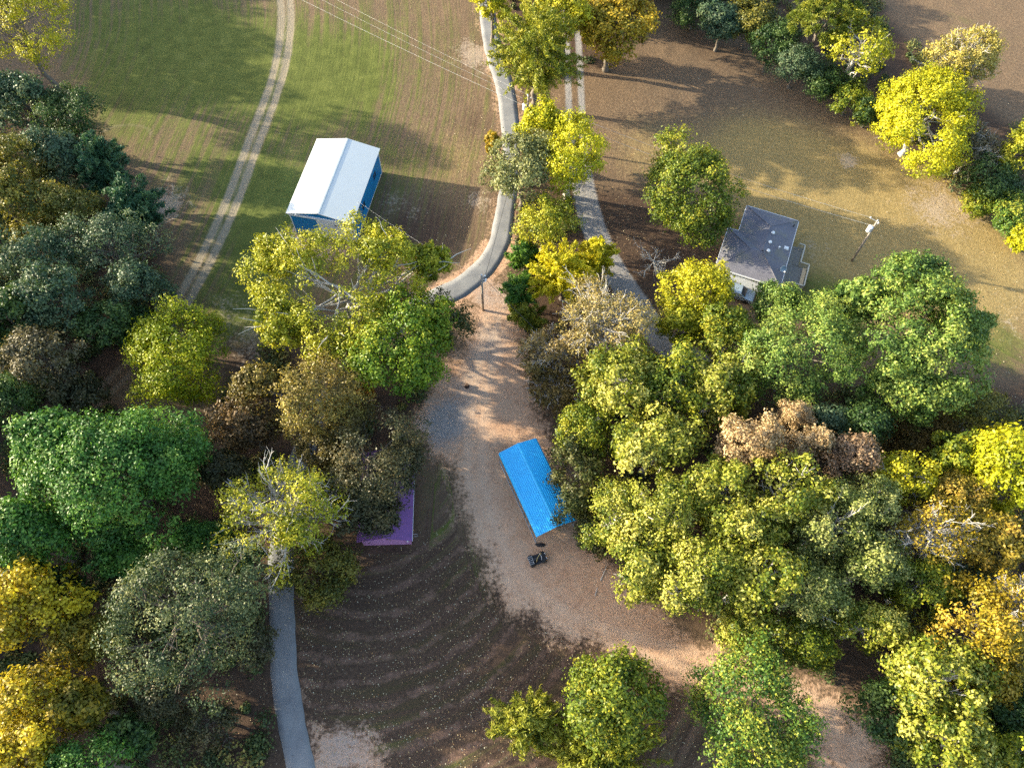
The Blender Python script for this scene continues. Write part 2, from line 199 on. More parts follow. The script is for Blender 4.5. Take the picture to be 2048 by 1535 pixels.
    ('shrub', 'shrub', 'green bush at the right edge of the gold field', 'shrubs and trees of the hedgerow', 65.06, 66.42, 2.91, 3.93, 3.0, 3.06, 'H', 'mgn', 1.0, []),
    ('shrub', 'shrub', 'bright yellow bush lowest on the right field edge', 'shrubs and trees of the hedgerow', 65.91, 62.74, 2.03, 2.17, 2.5, 2.55, 'H', 'lem', 1.0, []),
]
POLYS = {
    'dirt': [[(-6.49, 51.37), (-2.86, 55.67), (-0.59, 54.97), (0.17, 49.72), (1.79, 45.46), (2.47, 39.33), (5.13, 34.25), (7.37, 28.82), (8.37, 23.11), (11.77, 19.38), (15.01, 15.55), (19.9, 11.93), (24.77, 9.88), (28.69, 9.02), (32.49, 7.71), (34.7, 6.16), (36.8, 3.08), (36.71, 0.28), (29.78, 0.12), (28.97, 4.22), (24.32, 6.14), (18.96, 6.92), (14.09, 8.67), (9.13, 10.69), (4.05, 12.02), (-0.37, 14.4), (-2.88, 18.47), (-4.42, 22.76), (-5.77, 27.29), (-7.39, 30.81), (-9.27, 33.22), (-11.99, 34.71), (-9.19, 40.32), (-5.9, 45.93)], [(-20.5, 5.28), (-16.8, 3.35), (-13.24, 1.9), (-10.1, -0.8), (-17.17, -0.97), (-19.19, 3.07)], [(-30.38, 62.67), (-20.6, 61.5), (-19.9, 58.28), (-28.72, 58.4)]],
    'lawn': [[(-8.02, 31.71), (-5.77, 27.29), (-4.42, 22.76), (-2.88, 18.47), (-0.37, 14.4), (4.05, 12.02), (9.13, 10.69), (14.09, 8.67), (18.96, 6.92), (24.32, 6.14), (28.97, 4.22), (29.68, -0.51), (-18.96, -1.64), (-22.61, 12.33), (-22.25, 20.1), (-9.45, 20.98)]],
    'hayfield': [[(-77.81, 114.94), (-5.88, 117.89), (-2.2, 90.01), (-1.39, 81.92), (-2.25, 67.17), (-4.53, 57.19), (-10.03, 52.39), (-20.41, 49.09), (-33.26, 44.4), (-43.34, 48.39), (-47.05, 61.46), (-60.27, 80.81), (-70.35, 92.81)]],
    'dryfield': [[(9.07, 92.54), (19.55, 104.11), (23.01, 108.4), (34.17, 100.64), (43.69, 91.7), (52.08, 80.89), (58.58, 71.84), (68.42, 62.75), (63.53, 45.9), (56.61, 42.94), (38.54, 50.9), (34.01, 54.52), (23.39, 50.44), (16.82, 56.3), (10.62, 65.88), (9.47, 75.62)]],
    'forest': [[(-83.77, 90.16), (-69.08, 88.6), (-57.12, 77.06), (-46.2, 60.67), (-43.68, 49.85), (-48.37, 37.2), (-40.03, 34.22), (-31.38, 31.36), (-26.06, 17.34), (-23.21, 12.81), (-21.77, -1.7), (-50.68, -2.37)], [(6.31, 36.83), (11.92, 45.76), (19.2, 44.58), (29.17, 46.28), (40.54, 41.11), (48.39, 41.34), (65.16, 43.19), (52.1, 0.01), (36.82, -0.34), (35.6, 5.73), (29.81, 9.76), (19.95, 12.42), (12.59, 19.94), (7.89, 26.5)], [(-35.68, 44.33), (-24.14, 48.98), (-10.4, 48.67), (-9.64, 38.32), (-11.57, 33.15), (-10.04, 28.34), (-10.04, 21.51), (-24.57, 21.12), (-32.36, 27.73)], [(23.22, 111.46), (35.09, 101.82), (43.86, 92.76), (53.1, 82.39), (59.72, 73.68), (69.76, 62.79), (76.53, 80.79), (68.23, 90.5), (60.2, 105.69), (54.91, 120.37), (23.75, 119.1)], [(-1.97, 81.9), (8.92, 84.27), (9.27, 65.83), (10.91, 53.04), (4.55, 40.06), (0.18, 48.99), (-0.76, 62.15), (-3.32, 68.87)], [(-2.14, 118.04), (19.56, 118.93), (19.55, 104.11), (14.49, 95.99), (6.81, 93.53), (0.84, 87.01), (-2.44, 98.69)]],
}
LINES = {
    'track': [(-39.36, 113.95), (-37.23, 104.25), (-36.47, 91.92), (-37.75, 77.74), (-38.66, 67.68), (-39.98, 59.24), (-41.83, 51.39), (-44.76, 44.06), (-48.54, 37.85), (-52.67, 31.99)],
    'drive': [(-6.04, 111.53), (-4.41, 99.74), (-2.38, 91.06), (-1.46, 84.4), (-0.95, 75.26), (-1.57, 67.19), (-2.09, 62.11), (-3.79, 58.0), (-6.67, 54.63), (-10.03, 52.39), (-14.19, 49.28), (-18.06, 44.86), (-20.5, 39.99), (-22.33, 36.01), (-23.81, 30.35), (-24.38, 25.04), (-24.11, 18.97), (-23.13, 13.31), (-22.02, 8.01), (-20.84, 4.37), (-18.64, -1.21)],
    'lane': [(7.39, 113.32), (8.04, 100.21), (8.22, 91.45), (8.34, 84.25), (8.77, 75.6), (10.08, 65.86), (12.51, 58.52), (15.64, 52.43), (18.47, 47.38), (22.81, 43.99)],
    'yard': [(-2.65, 49.64), (-3.55, 41.16), (-4.12, 33.99), (-3.54, 27.35), (-1.38, 21.19), (1.93, 16.5), (6.62, 13.32), (13.22, 11.27), (19.71, 9.75), (27.5, 7.73), (34.69, 3.47)],
    'ring': [(-60.15, 79.06), (-58.38, 80.49), (-55.63, 80.98), (-53.29, 80.28), (-52.52, 79.14)],
}
BLOBS = {
    'green': [(-42.15, 91.71, 9.0, 0.5), (-57.25, 85.93, 7.5, 0.25), (-27.44, 94.42, 9.8, 0.55), (-31.26, 61.98, 8.2, 0.75), (-35.56, 71.34, 6.0, 0.6), (-29.44, 86.94, 9.0, 0.4), (-34.34, 50.14, 6.0, 0.5), (-44.37, 73.77, 5.2, 0.25), (-57.99, 101.11, 12.8, 0.55), (-47.45, 99.23, 7.5, 0.3), (-58.64, 82.85, 6.8, 0.2), (39.16, 54.68, 4.5, 0.7), (41.7, 51.0, 4.5, 0.5), (60.39, 47.93, 4.5, 0.7), (-8.36, 28.39, 3.0, 0.35), (-8.54, 23.21, 3.8, 0.3), (-0.58, 12.89, 6.8, 0.3), (-6.76, 5.61, 9.0, 0.3), (-4.92, 16.84, 3.8, 0.4), (-21.62, 15.89, 5.2, 0.2), (15.82, 75.84, 4.5, 0.15), (73.06, 106.18, 9.0, 0.25), (-17.91, 74.68, 5.2, 0.25)],
    'grey': [(-2.78, 53.37, 3.8, 0.55), (-2.55, 46.75, 2.4, 0.5), (-3.94, 43.2, 3.0, 0.3), (-7.12, 35.8, 3.0, 0.6), (-5.58, 39.76, 3.4, 0.3), (-8.78, 34.48, 2.6, 0.5), (12.43, 16.25, 3.0, 0.3), (-15.05, 0.99, 4.5, 0.5), (-25.81, 60.92, 4.5, 0.5)],
    'gold': [(36.36, 76.55, 9.8, 0.6), (48.99, 68.87, 12.0, 0.9), (57.69, 62.4, 12.0, 0.9), (41.41, 64.36, 9.8, 0.7), (18.82, 78.77, 7.5, 0.5), (33.15, 79.27, 7.5, 0.4), (-9.56, 75.9, 7.5, 0.45), (-23.5, 74.49, 5.2, 0.3), (58.79, 53.77, 7.5, 0.4), (-33.56, 76.0, 4.5, 0.3)],  # tan-gold field; blobs beside the barn also paint the sunlit band
    'litter': [(17.75, 61.11, 9.8, 0.7), (13.89, 63.46, 6.0, 0.6), (3.39, 34.83, 3.8, 0.8), (-9.84, 33.2, 4.5, 0.5), (-10.87, 64.32, 8.2, 0.45), (-15.32, 61.68, 6.0, 0.4), (28.28, 104.45, 7.5, 0.5), (33.47, 94.52, 6.8, 0.25), (18.31, 59.51, 7.5, 0.5), (11.29, 65.9, 4.5, 0.5), (14.23, 56.21, 5.2, 0.5), (-6.35, 82.73, 4.5, 0.45), (-15.35, 16.05, 11.2, 0.5), (-10.41, 7.83, 13.5, 0.5), (-0.44, 8.07, 11.2, 0.5), (4.56, 8.67, 8.2, 0.5), (12.14, 9.8, 4.5, 0.3), (9.91, 19.87, 3.8, 0.5), (16.74, 3.93, 6.8, 0.5), (34.28, 6.61, 3.0, 0.6), (-48.36, 61.42, 4.5, 0.35), (-58.44, 84.86, 3.8, 0.4), (-28.6, 25.5, 7.5, 0.6), (-25.46, 2.92, 9.0, 0.8)],
    'worn': [(-47.43, 67.39, 3.8, 0.5), (-48.71, 65.62, 3.0, 0.5), (-16.62, 68.43, 2.2, 0.45), (-13.38, 66.37, 2.1, 0.35), (-18.39, 65.77, 1.9, 0.3), (-35.73, 50.84, 3.0, 0.4), (-32.17, 45.14, 3.8, 0.5), (-5.44, 96.35, 3.0, 0.6), (-7.84, 98.48, 3.4, 0.5), (46.85, 77.85, 1.6, 0.9), (56.98, 70.9, 5.2, 0.45), (59.12, 68.34, 4.5, 0.4), (38.99, 61.8, 3.0, 0.4), (63.3, 51.66, 3.8, 0.4), (32.25, 104.6, 6.0, 0.25), (36.26, 92.48, 6.0, 0.2), (-5.03, 68.81, 3.0, 0.5)],
}


# ------------------------------------------------------------------ helpers
def link(o, parent=None):
    col.objects.link(o)
    if parent is not None:
        o.parent = parent
    return o

def tag(o, label=None, cat=None, group=None, kind=None):
    if label: o['label'] = label
    if cat: o['category'] = cat
    if group: o['group'] = group
    if kind: o['kind'] = kind
    return o

def empty(name, loc=(0, 0, 0), rz=0.0):
    o = bpy.data.objects.new(name, None)
    o.location = loc
    o.rotation_euler = (0, 0, rz)
    o.empty_display_size = 0.3
    return link(o)

def np_mesh(name, verts, faces, mats, mat_idx=None, smooth=False, tint=None):
    """verts (n,3); faces (m,k) int array, all with k corners"""
    me = bpy.data.meshes.new(name)
    verts = np.asarray(verts, dtype=np.float32)
    faces = np.asarray(faces, dtype=np.int32)
    m, k = faces.shape
    me.vertices.add(len(verts))
    me.vertices.foreach_set('co', verts.ravel())
    me.loops.add(m * k)
    me.loops.foreach_set('vertex_index', faces.ravel())
    me.polygons.add(m)
    me.polygons.foreach_set('loop_start', np.arange(m, dtype=np.int32) * k)
    me.polygons.foreach_set('loop_total', np.full(m, k, dtype=np.int32))
    if smooth:
        me.polygons.foreach_set('use_smooth', np.ones(m, dtype=bool))
    for mt in mats:
        me.materials.append(mt)
    if mat_idx is not None:
        me.polygons.foreach_set('material_index', np.asarray(mat_idx, dtype=np.int32))
    if tint is not None:
        a = me.attributes.new('tint', 'FLOAT', 'FACE')
        a.data.foreach_set('value', np.asarray(tint, dtype=np.float32))
    me.update(calc_edges=True)
    return me

class MB:
    """collects boxes, prisms and tubes; build() links them as ONE mesh object"""
    def __init__(s):
        s.v = []
        s.f = []
    def poly(s, pts, faces):
        b = len(s.v)
        s.v += [tuple(p) for p in pts]
        s.f += [tuple(i + b for i in f) for f in faces]
        return s
    def box(s, a, b, M=None):
        x0, y0, z0 = a
        x1, y1, z1 = b
        p = [(x0, y0, z0), (x1, y0, z0), (x1, y1, z0), (x0, y1, z0), (x0, y0, z1), (x1, y0, z1), (x1, y1, z1), (x0, y1, z1)]
        if M is not None:
            p = [tuple(M @ Vector(q)) for q in p]
        return s.poly(p, [(0, 3, 2, 1), (4, 5, 6, 7), (0, 1, 5, 4), (1, 2, 6, 5), (2, 3, 7, 6), (3, 0, 4, 7)])
    def slab(s, quad, t):
        """quad of 4 points (counter clockwise seen from above), thickened downwards by t"""
        q = [Vector(p) for p in quad]
        n = (q[1] - q[0]).cross(q[3] - q[0]).normalized() * t
        p = q + [v - n for v in q]
        return s.poly(p, [(0, 1, 2, 3), (7, 6, 5, 4), (0, 4, 5, 1), (1, 5, 6, 2), (2, 6, 7, 3), (3, 7, 4, 0)])
    def tube(s, pts, r, n=8, cap=True):
        pts = [Vector(p) for p in pts]
        rr = r if isinstance(r, (list, tuple)) else [r] * len(pts)
        b = len(s.v)
        u = None
        for i, p in enumerate(pts):
            t = (pts[min(i + 1, len(pts) - 1)] - pts[max(i - 1, 0)]).normalized()
            if u is None:
                u = t.orthogonal().normalized()
            else:
                u = (u - t * u.dot(t)).normalized()
            w = t.cross(u)
            for k in range(n):
                a = 2 * math.pi * k / n
                s.v.append(tuple(p + (u * math.cos(a) + w * math.sin(a)) * rr[i]))
        for i in range(len(pts) - 1):
            for k in range(n):
                k2 = (k + 1) % n
                s.f.append((b + i * n + k, b + i * n + k2, b + (i + 1) * n + k2, b + (i + 1) * n + k))
        if cap:
            s.f.append(tuple(b + k for k in range(n))[::-1])
            e = b + (len(pts) - 1) * n
            s.f.append(tuple(e + k for k in range(n)))
        return s
    def lathe(s, prof, c=(0, 0, 0), n=14, axis='Z'):
        b = len(s.v)
        for r, z in prof:
            for k in range(n):
                a = 2 * math.pi * k / n
                x, y = r * math.cos(a), r * math.sin(a)
                p = (x, y, z) if axis == 'Z' else ((z, x, y) if axis == 'X' else (x, z, y))
                s.v.append((p[0] + c[0], p[1] + c[1], p[2] + c[2]))
        for i in range(len(prof) - 1):
            for k in range(n):
                k2 = (k + 1) % n
                s.f.append((b + i * n + k, b + i * n + k2, b + (i + 1) * n + k2, b + (i + 1) * n + k))
        s.f.append(tuple(b + k for k in range(n))[::-1])
        e = b + (len(prof) - 1) * n
        s.f.append(tuple(e + k for k in range(n)))
        return s
    def build(s, name, mat, parent=None, bevel=0.0, smooth=False):
        me = bpy.data.meshes.new(name)
        me.from_pydata(s.v, [], s.f)
        me.materials.append(mat)
        if smooth:
            me.polygons.foreach_set('use_smooth', np.ones(len(me.polygons), dtype=bool))
        me.update()
        o = bpy.data.objects.new(name, me)
        if bevel:
            bv = o.modifiers.new('bevel', 'BEVEL')
            bv.width = bevel
            bv.segments = 2
            bv.limit_method = 'ANGLE'
        return link(o, parent)

# ------------------------------------------------------------------ materials
def new_mat(name):
    m = bpy.data.materials.new(name)
    m.use_nodes = True
    nt = m.node_tree
    nt.nodes.clear()
    out = nt.nodes.new('ShaderNodeOutputMaterial')
    return m, nt, out

class NT:
    def __init__(s, nt):
        s.nt = nt
    def n(s, t, **kw):
        nd = s.nt.nodes.new(t)
        for k, v in kw.items():
            if k in nd.inputs:
                s.put(nd.inputs[k], v)
            else:
                setattr(nd, k, v)
        return nd
    def put(s, inp, v):
        if isinstance(v, bpy.types.NodeSocket):
            s.nt.links.new(v, inp)
        else:
            inp.default_value = v
    def math(s, op, a, b=0.0, clamp=False):
        nd = s.nt.nodes.new('ShaderNodeMath')
        nd.operation = op
        nd.use_clamp = clamp
        s.put(nd.inputs[0], a)
        s.put(nd.inputs[1], b)
        return nd.outputs[0]
    def mix(s, f, a, b, mode='MIX'):
        nd = s.nt.nodes.new('ShaderNodeMix')
        nd.data_type = 'RGBA'
        nd.blend_type = mode
        s.put(nd.inputs[0], f)
        s.put(nd.inputs[6], a if not isinstance(a, tuple) or len(a) == 4 else (*a, 1))
        s.put(nd.inputs[7], b if not isinstance(b, tuple) or len(b) == 4 else (*b, 1))
        return nd.outputs[2]
    def noise(s, vec, scale, detail=3.0, rough=0.55, dist=0.0):
        nd = s.nt.nodes.new('ShaderNodeTexNoise')
        s.put(nd.inputs['Vector'], vec)
        nd.inputs['Scale'].default_value = scale
        nd.inputs['Detail'].default_value = detail
        nd.inputs['Roughness'].default_value = rough
        nd.inputs['Distortion'].default_value = dist
        return nd.outputs['Fac']
    def step(s, x, lo, hi):
        nd = s.nt.nodes.new('ShaderNodeMapRange')
        nd.interpolation_type = 'SMOOTHSTEP'
        s.put(nd.inputs['Value'], x)
        nd.inputs['From Min'].default_value = lo
        nd.inputs['From Max'].default_value = hi
        return nd.outputs[0]
    def ramp(s, x, stops):
        nd = s.nt.nodes.new('ShaderNodeValToRGB')
        s.put(nd.inputs[0], x)
        cr = nd.color_ramp
        while len(cr.elements) < len(stops):
            cr.elements.new(0.5)
        for e, (p, c) in zip(cr.elements, stops):
            e.position = p
            e.color = (*c, 1)
        return nd.outputs[0]
    def bump(s, h, strength, dist, normal=None):
        nd = s.nt.nodes.new('ShaderNodeBump')
        s.put(nd.inputs['Height'], h)
        nd.inputs['Strength'].default_value = strength
        nd.inputs['Distance'].default_value = dist
        if normal is not None:
            s.put(nd.inputs['Normal'], normal)
        return nd.outputs[0]

def mat_plain(name, c, rough=0.6, var=0.12, scale=3.0, metal=0.0, bump=0.0, spec=0.4, dirt=None, dirt_amt=0.0):
    m, nt, out = new_mat(name)
    t = NT(nt)
    geo = t.n('ShaderNodeNewGeometry')
    pos = geo.outputs['Position']
    n1 = t.noise(pos, scale, 5, 0.6)
    n2 = t.noise(pos, scale * 7, 3, 0.6)
    f = t.math('ADD', t.math('MULTIPLY', n1, 0.65), t.math('MULTIPLY', n2, 0.35))
    lo = tuple(x * (1 - var) for x in c)
    hi = tuple(min(1, x * (1 + var)) for x in c)
    colr = t.ramp(f, [(0.25, lo), (0.75, hi)])
    if dirt:
        n3 = t.step(t.noise(pos, scale * 0.6, 6, 0.7), 0.5, 0.75)
        colr = t.mix(t.math('MULTIPLY', n3, dirt_amt), colr, dirt)
    p = t.n('ShaderNodeBsdfPrincipled')
    t.put(p.inputs['Base Color'], colr)
    t.put(p.inputs['Roughness'], t.math('ADD', rough - 0.08, t.math('MULTIPLY', n2, 0.16)))
    p.inputs['Metallic'].default_value = metal
    p.inputs['Specular IOR Level'].default_value = spec
    if bump:
        t.put(p.inputs['Normal'], t.bump(n2, bump, 0.03))
    nt.links.new(p.outputs[0], out.inputs[0])
    return m

LEAF = {  # albedo of three leaf tones: shy, usual, turned
    'yel': [(0.18, 0.19, 0.008), (0.40, 0.37, 0.012), (0.62, 0.54, 0.03)],
    'lem': [(0.22, 0.25, 0.008), (0.45, 0.42, 0.012), (0.62, 0.55, 0.02)],
    'lime': [(0.14, 0.19, 0.006), (0.28, 0.31, 0.008), (0.42, 0.40, 0.012)],
    'lgn': [(0.07, 0.14, 0.010), (0.17, 0.25, 0.014), (0.36, 0.36, 0.025)],
    'ygr': [(0.12, 0.15, 0.008), (0.32, 0.32, 0.013), (0.56, 0.50, 0.05)],
    'gyl': [(0.14, 0.11, 0.010), (0.42, 0.32, 0.014), (0.66, 0.52, 0.03)],
    'gyo': [(0.16, 0.14, 0.010), (0.42, 0.29, 0.018), (0.55, 0.37, 0.03)],
    'gol': [(0.15, 0.13, 0.010), (0.38, 0.27, 0.016), (0.56, 0.37, 0.05)],
    'gbn': [(0.14, 0.12, 0.014), (0.30, 0.22, 0.025), (0.48, 0.31, 0.05)],
    'gtn': [(0.18, 0.16, 0.03), (0.42, 0.34, 0.07), (0.60, 0.48, 0.13)],
    'grn': [(0.035, 0.10, 0.018), (0.075, 0.19, 0.026), (0.19, 0.31, 0.05)],
    'lgr': [(0.06, 0.12, 0.020), (0.15, 0.23, 0.040), (0.33, 0.37, 0.07)],
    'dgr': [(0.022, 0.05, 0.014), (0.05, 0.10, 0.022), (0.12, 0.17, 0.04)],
    'bgr': [(0.035, 0.070, 0.035), (0.075, 0.125, 0.060), (0.17, 0.20, 0.09)],
    'cgr': [(0.024, 0.070, 0.034), (0.05, 0.125, 0.055), (0.11, 0.18, 0.06)],
    'ogr': [(0.03, 0.055, 0.022), (0.08, 0.11, 0.045), (0.22, 0.23, 0.085)],
    'gry': [(0.09, 0.11, 0.035), (0.20, 0.21, 0.075), (0.34, 0.33, 0.12)],
    'olv': [(0.06, 0.075, 0.014), (0.16, 0.15, 0.024), (0.32, 0.26, 0.04)],
    'olg': [(0.10, 0.10, 0.012), (0.22, 0.18, 0.018), (0.44, 0.29, 0.02)],
    'dol': [(0.035, 0.05, 0.012), (0.08, 0.09, 0.022), (0.16, 0.14, 0.04)],
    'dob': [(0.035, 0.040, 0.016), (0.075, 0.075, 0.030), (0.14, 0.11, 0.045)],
    'gbr': [(0.06, 0.055, 0.028), (0.14, 0.12, 0.060), (0.24, 0.19, 0.09)],
    'brg': [(0.08, 0.065, 0.018), (0.20, 0.15, 0.035), (0.38, 0.30, 0.06)],
    'rus': [(0.06, 0.04, 0.018), (0.14, 0.09, 0.035), (0.22, 0.13, 0.05)],
    'org': [(0.25, 0.09, 0.015), (0.42, 0.17, 0.02), (0.5, 0.25, 0.04)],
    'ygc': [(0.10, 0.13, 0.010), (0.20, 0.22, 0.014), (0.36, 0.33, 0.03)],
    'ygd': [(0.06, 0.10, 0.009), (0.15, 0.19, 0.013), (0.38, 0.35, 0.025)],
    'ygs': [(0.13, 0.15, 0.014), (0.27, 0.28, 0.025), (0.45, 0.40, 0.05)],
    'vgr': [(0.03, 0.085, 0.010), (0.06, 0.15, 0.014), (0.12, 0.20, 0.02)],
    'vgy': [(0.08, 0.11, 0.010), (0.16, 0.18, 0.014), (0.26, 0.24, 0.02)],
    'fye': [(0.26, 0.24, 0.008), (0.50, 0.44, 0.012), (0.66, 0.56, 0.02)],
    'mgr': [(0.06, 0.10, 0.010), (0.15, 0.19, 0.014), (0.36, 0.33, 0.025)],
    'mgn': [(0.04, 0.10, 0.016), (0.11, 0.19, 0.025), (0.36, 0.36, 0.04)],
    'pyg': [(0.07, 0.11, 0.010), (0.25, 0.26, 0.021), (0.55, 0.50, 0.11)],
    'gyg': [(0.07, 0.10, 0.018), (0.18, 0.21, 0.045), (0.45, 0.44, 0.14)],
    'pnk': [(0.24, 0.16, 0.075), (0.44, 0.30, 0.15), (0.58, 0.42, 0.22)],
    'pbr': [(0.17, 0.11, 0.065), (0.30, 0.19, 0.11), (0.40, 0.27, 0.15)],
    'tan': [(0.18, 0.14, 0.03), (0.38, 0.28, 0.08), (0.54, 0.42, 0.15)],
    'tbr': [(0.14, 0.11, 0.03), (0.26, 0.18, 0.06), (0.38, 0.27, 0.10)],
    'brn': [(0.09, 0.07, 0.018), (0.18, 0.12, 0.030), (0.26, 0.18, 0.05)],
    'pin': [(0.06, 0.11, 0.020), (0.17, 0.21, 0.030), (0.42, 0.40, 0.06)],
}
_leaf = {}
def mat_leaf(pal):
    if pal in _leaf:
        return _leaf[pal]
    m, nt, out = new_mat('leaves ' + pal)
    t = NT(nt)
    a = t.n('ShaderNodeAttribute', attribute_name='tint')
    a.attribute_type = 'GEOMETRY'
    c = LEAF[pal]
    colr = t.ramp(a.outputs['Fac'], [(0.10, c[0]), (0.5, c[1]), (0.92, c[2])])
    p = t.n('ShaderNodeBsdfPrincipled')
    t.put(p.inputs['Base Color'], colr)
    p.inputs['Roughness'].default_value = 0.48
    p.inputs['Specular IOR Level'].default_value = 0.28
    tr = t.n('ShaderNodeBsdfTranslucent')
    t.put(tr.inputs['Color'], t.mix(1.0, colr, (1.0, 1.0, 0.55), 'MULTIPLY'))
    mx = t.n('ShaderNodeMixShader')
    mx.inputs[0].default_value = 0.24
    nt.links.new(p.outputs[0], mx.inputs[1])
    nt.links.new(tr.outputs[0], mx.inputs[2])
    nt.links.new(mx.outputs[0], out.inputs[0])
    _leaf[pal] = m
    return m

BARK_DARK = mat_plain('grey bark', (0.17, 0.14, 0.11), 0.9, 0.35, 4.0, bump=0.5, spec=0.2)
BARK_PALE = mat_plain('pale bark', (0.52, 0.48, 0.42), 0.85, 0.25, 2.5, bump=0.3, spec=0.2)

# ------------------------------------------------------------------ ground masks
def poly_sd(px, py, poly):
    """signed distance, positive inside"""
    n = len(poly)
    d2 = np.full(px.shape, 1e12)
    inside = np.zeros(px.shape, dtype=bool)
    for i in range(n):
        x0, y0 = poly[i]
        x1, y1 = poly[(i + 1) % n]
        ex, ey = x1 - x0, y1 - y0
        wx, wy = px - x0, py - y0
        tt = np.clip((wx * ex + wy * ey) / (ex * ex + ey * ey + 1e-9), 0, 1)
        d2 = np.minimum(d2, (wx - ex * tt) ** 2 + (wy - ey * tt) ** 2)
        cr = ((y0 > py) != (y1 > py)) & (px < (x1 - x0) * (py - y0) / (y1 - y0 + 1e-12) + x0)
        inside ^= cr
    d = np.sqrt(d2)
    return np.where(inside, d, -d)

def smooth_line(pts, sub=6):
    P = [np.array(p) for p in pts]
    P = [2 * P[0] - P[1]] + P + [2 * P[-1] - P[-2]]
    o = []
    for i in range(1, len(P) - 2):
        for k in range(sub):
            t = k / sub
            a, b, c, d = P[i - 1], P[i], P[i + 1], P[i + 2]
            o.append(0.5 * ((2 * b) + (c - a) * t + (2 * a - 5 * b + 4 * c - d) * t * t + (3 * b - a - 3 * c + d) * t ** 3))
    o.append(P[-2])
    return np.array(o)

def line_dist(px, py, pts):
    """signed lateral distance and arc position along a polyline"""
    best = np.full(px.shape, 1e12)
    sd_ = np.zeros(px.shape)
    al = np.zeros(px.shape)
    s = 0.0
    for i in range(len(pts) - 1):
        x0, y0 = pts[i]
        x1, y1 = pts[i + 1]
        ex, ey = x1 - x0, y1 - y0
        L = math.hypot(ex, ey) + 1e-9
        wx, wy = px - x0, py - y0
        tt = np.clip((wx * ex + wy * ey) / (L * L), 0, 1)
        d2 = (wx - ex * tt) ** 2 + (wy - ey * tt) ** 2
        side = np.sign(ex * wy - ey * wx)
        m = d2 < best
        best = np.where(m, d2, best)
        sd_ = np.where(m, np.sqrt(d2) * side, sd_)
        al = np.where(m, s + tt * L, al)
        s += L
    return sd_, al

def value_noise(px, py, cell, seed):
    rng = np.random.default_rng(seed)
    g = rng.random((256, 256))
    x, y = px / cell + 1000.0, py / cell + 1000.0
    xi, yi = np.floor(x).astype(int), np.floor(y).astype(int)
    fx, fy = x - xi, y - yi
    fx = fx * fx * (3 - 2 * fx)
    fy = fy * fy * (3 - 2 * fy)
    g00 = g[xi % 256, yi % 256]; g10 = g[(xi + 1) % 256, yi % 256]
    g01 = g[xi % 256, (yi + 1) % 256]; g11 = g[(xi + 1) % 256, (yi + 1) % 256]
    return (g00 * (1 - fx) + g10 * fx) * (1 - fy) + (g01 * (1 - fx) + g11 * fx) * fy

def fbm(px, py, cell, seed, n=3):
    v = 0
    a = 1.0
    tot = 0
    for i in range(n):
        v = v + a * value_noise(px, py, cell / 2 ** i, seed + i)
        tot += a
        a *= 0.55
    return v / tot

TRACK = smooth_line(LINES['track'])
LANE = smooth_line(LINES['lane'])
RING = smooth_line(LINES['ring'])
DRIVE = smooth_line(LINES['drive'])

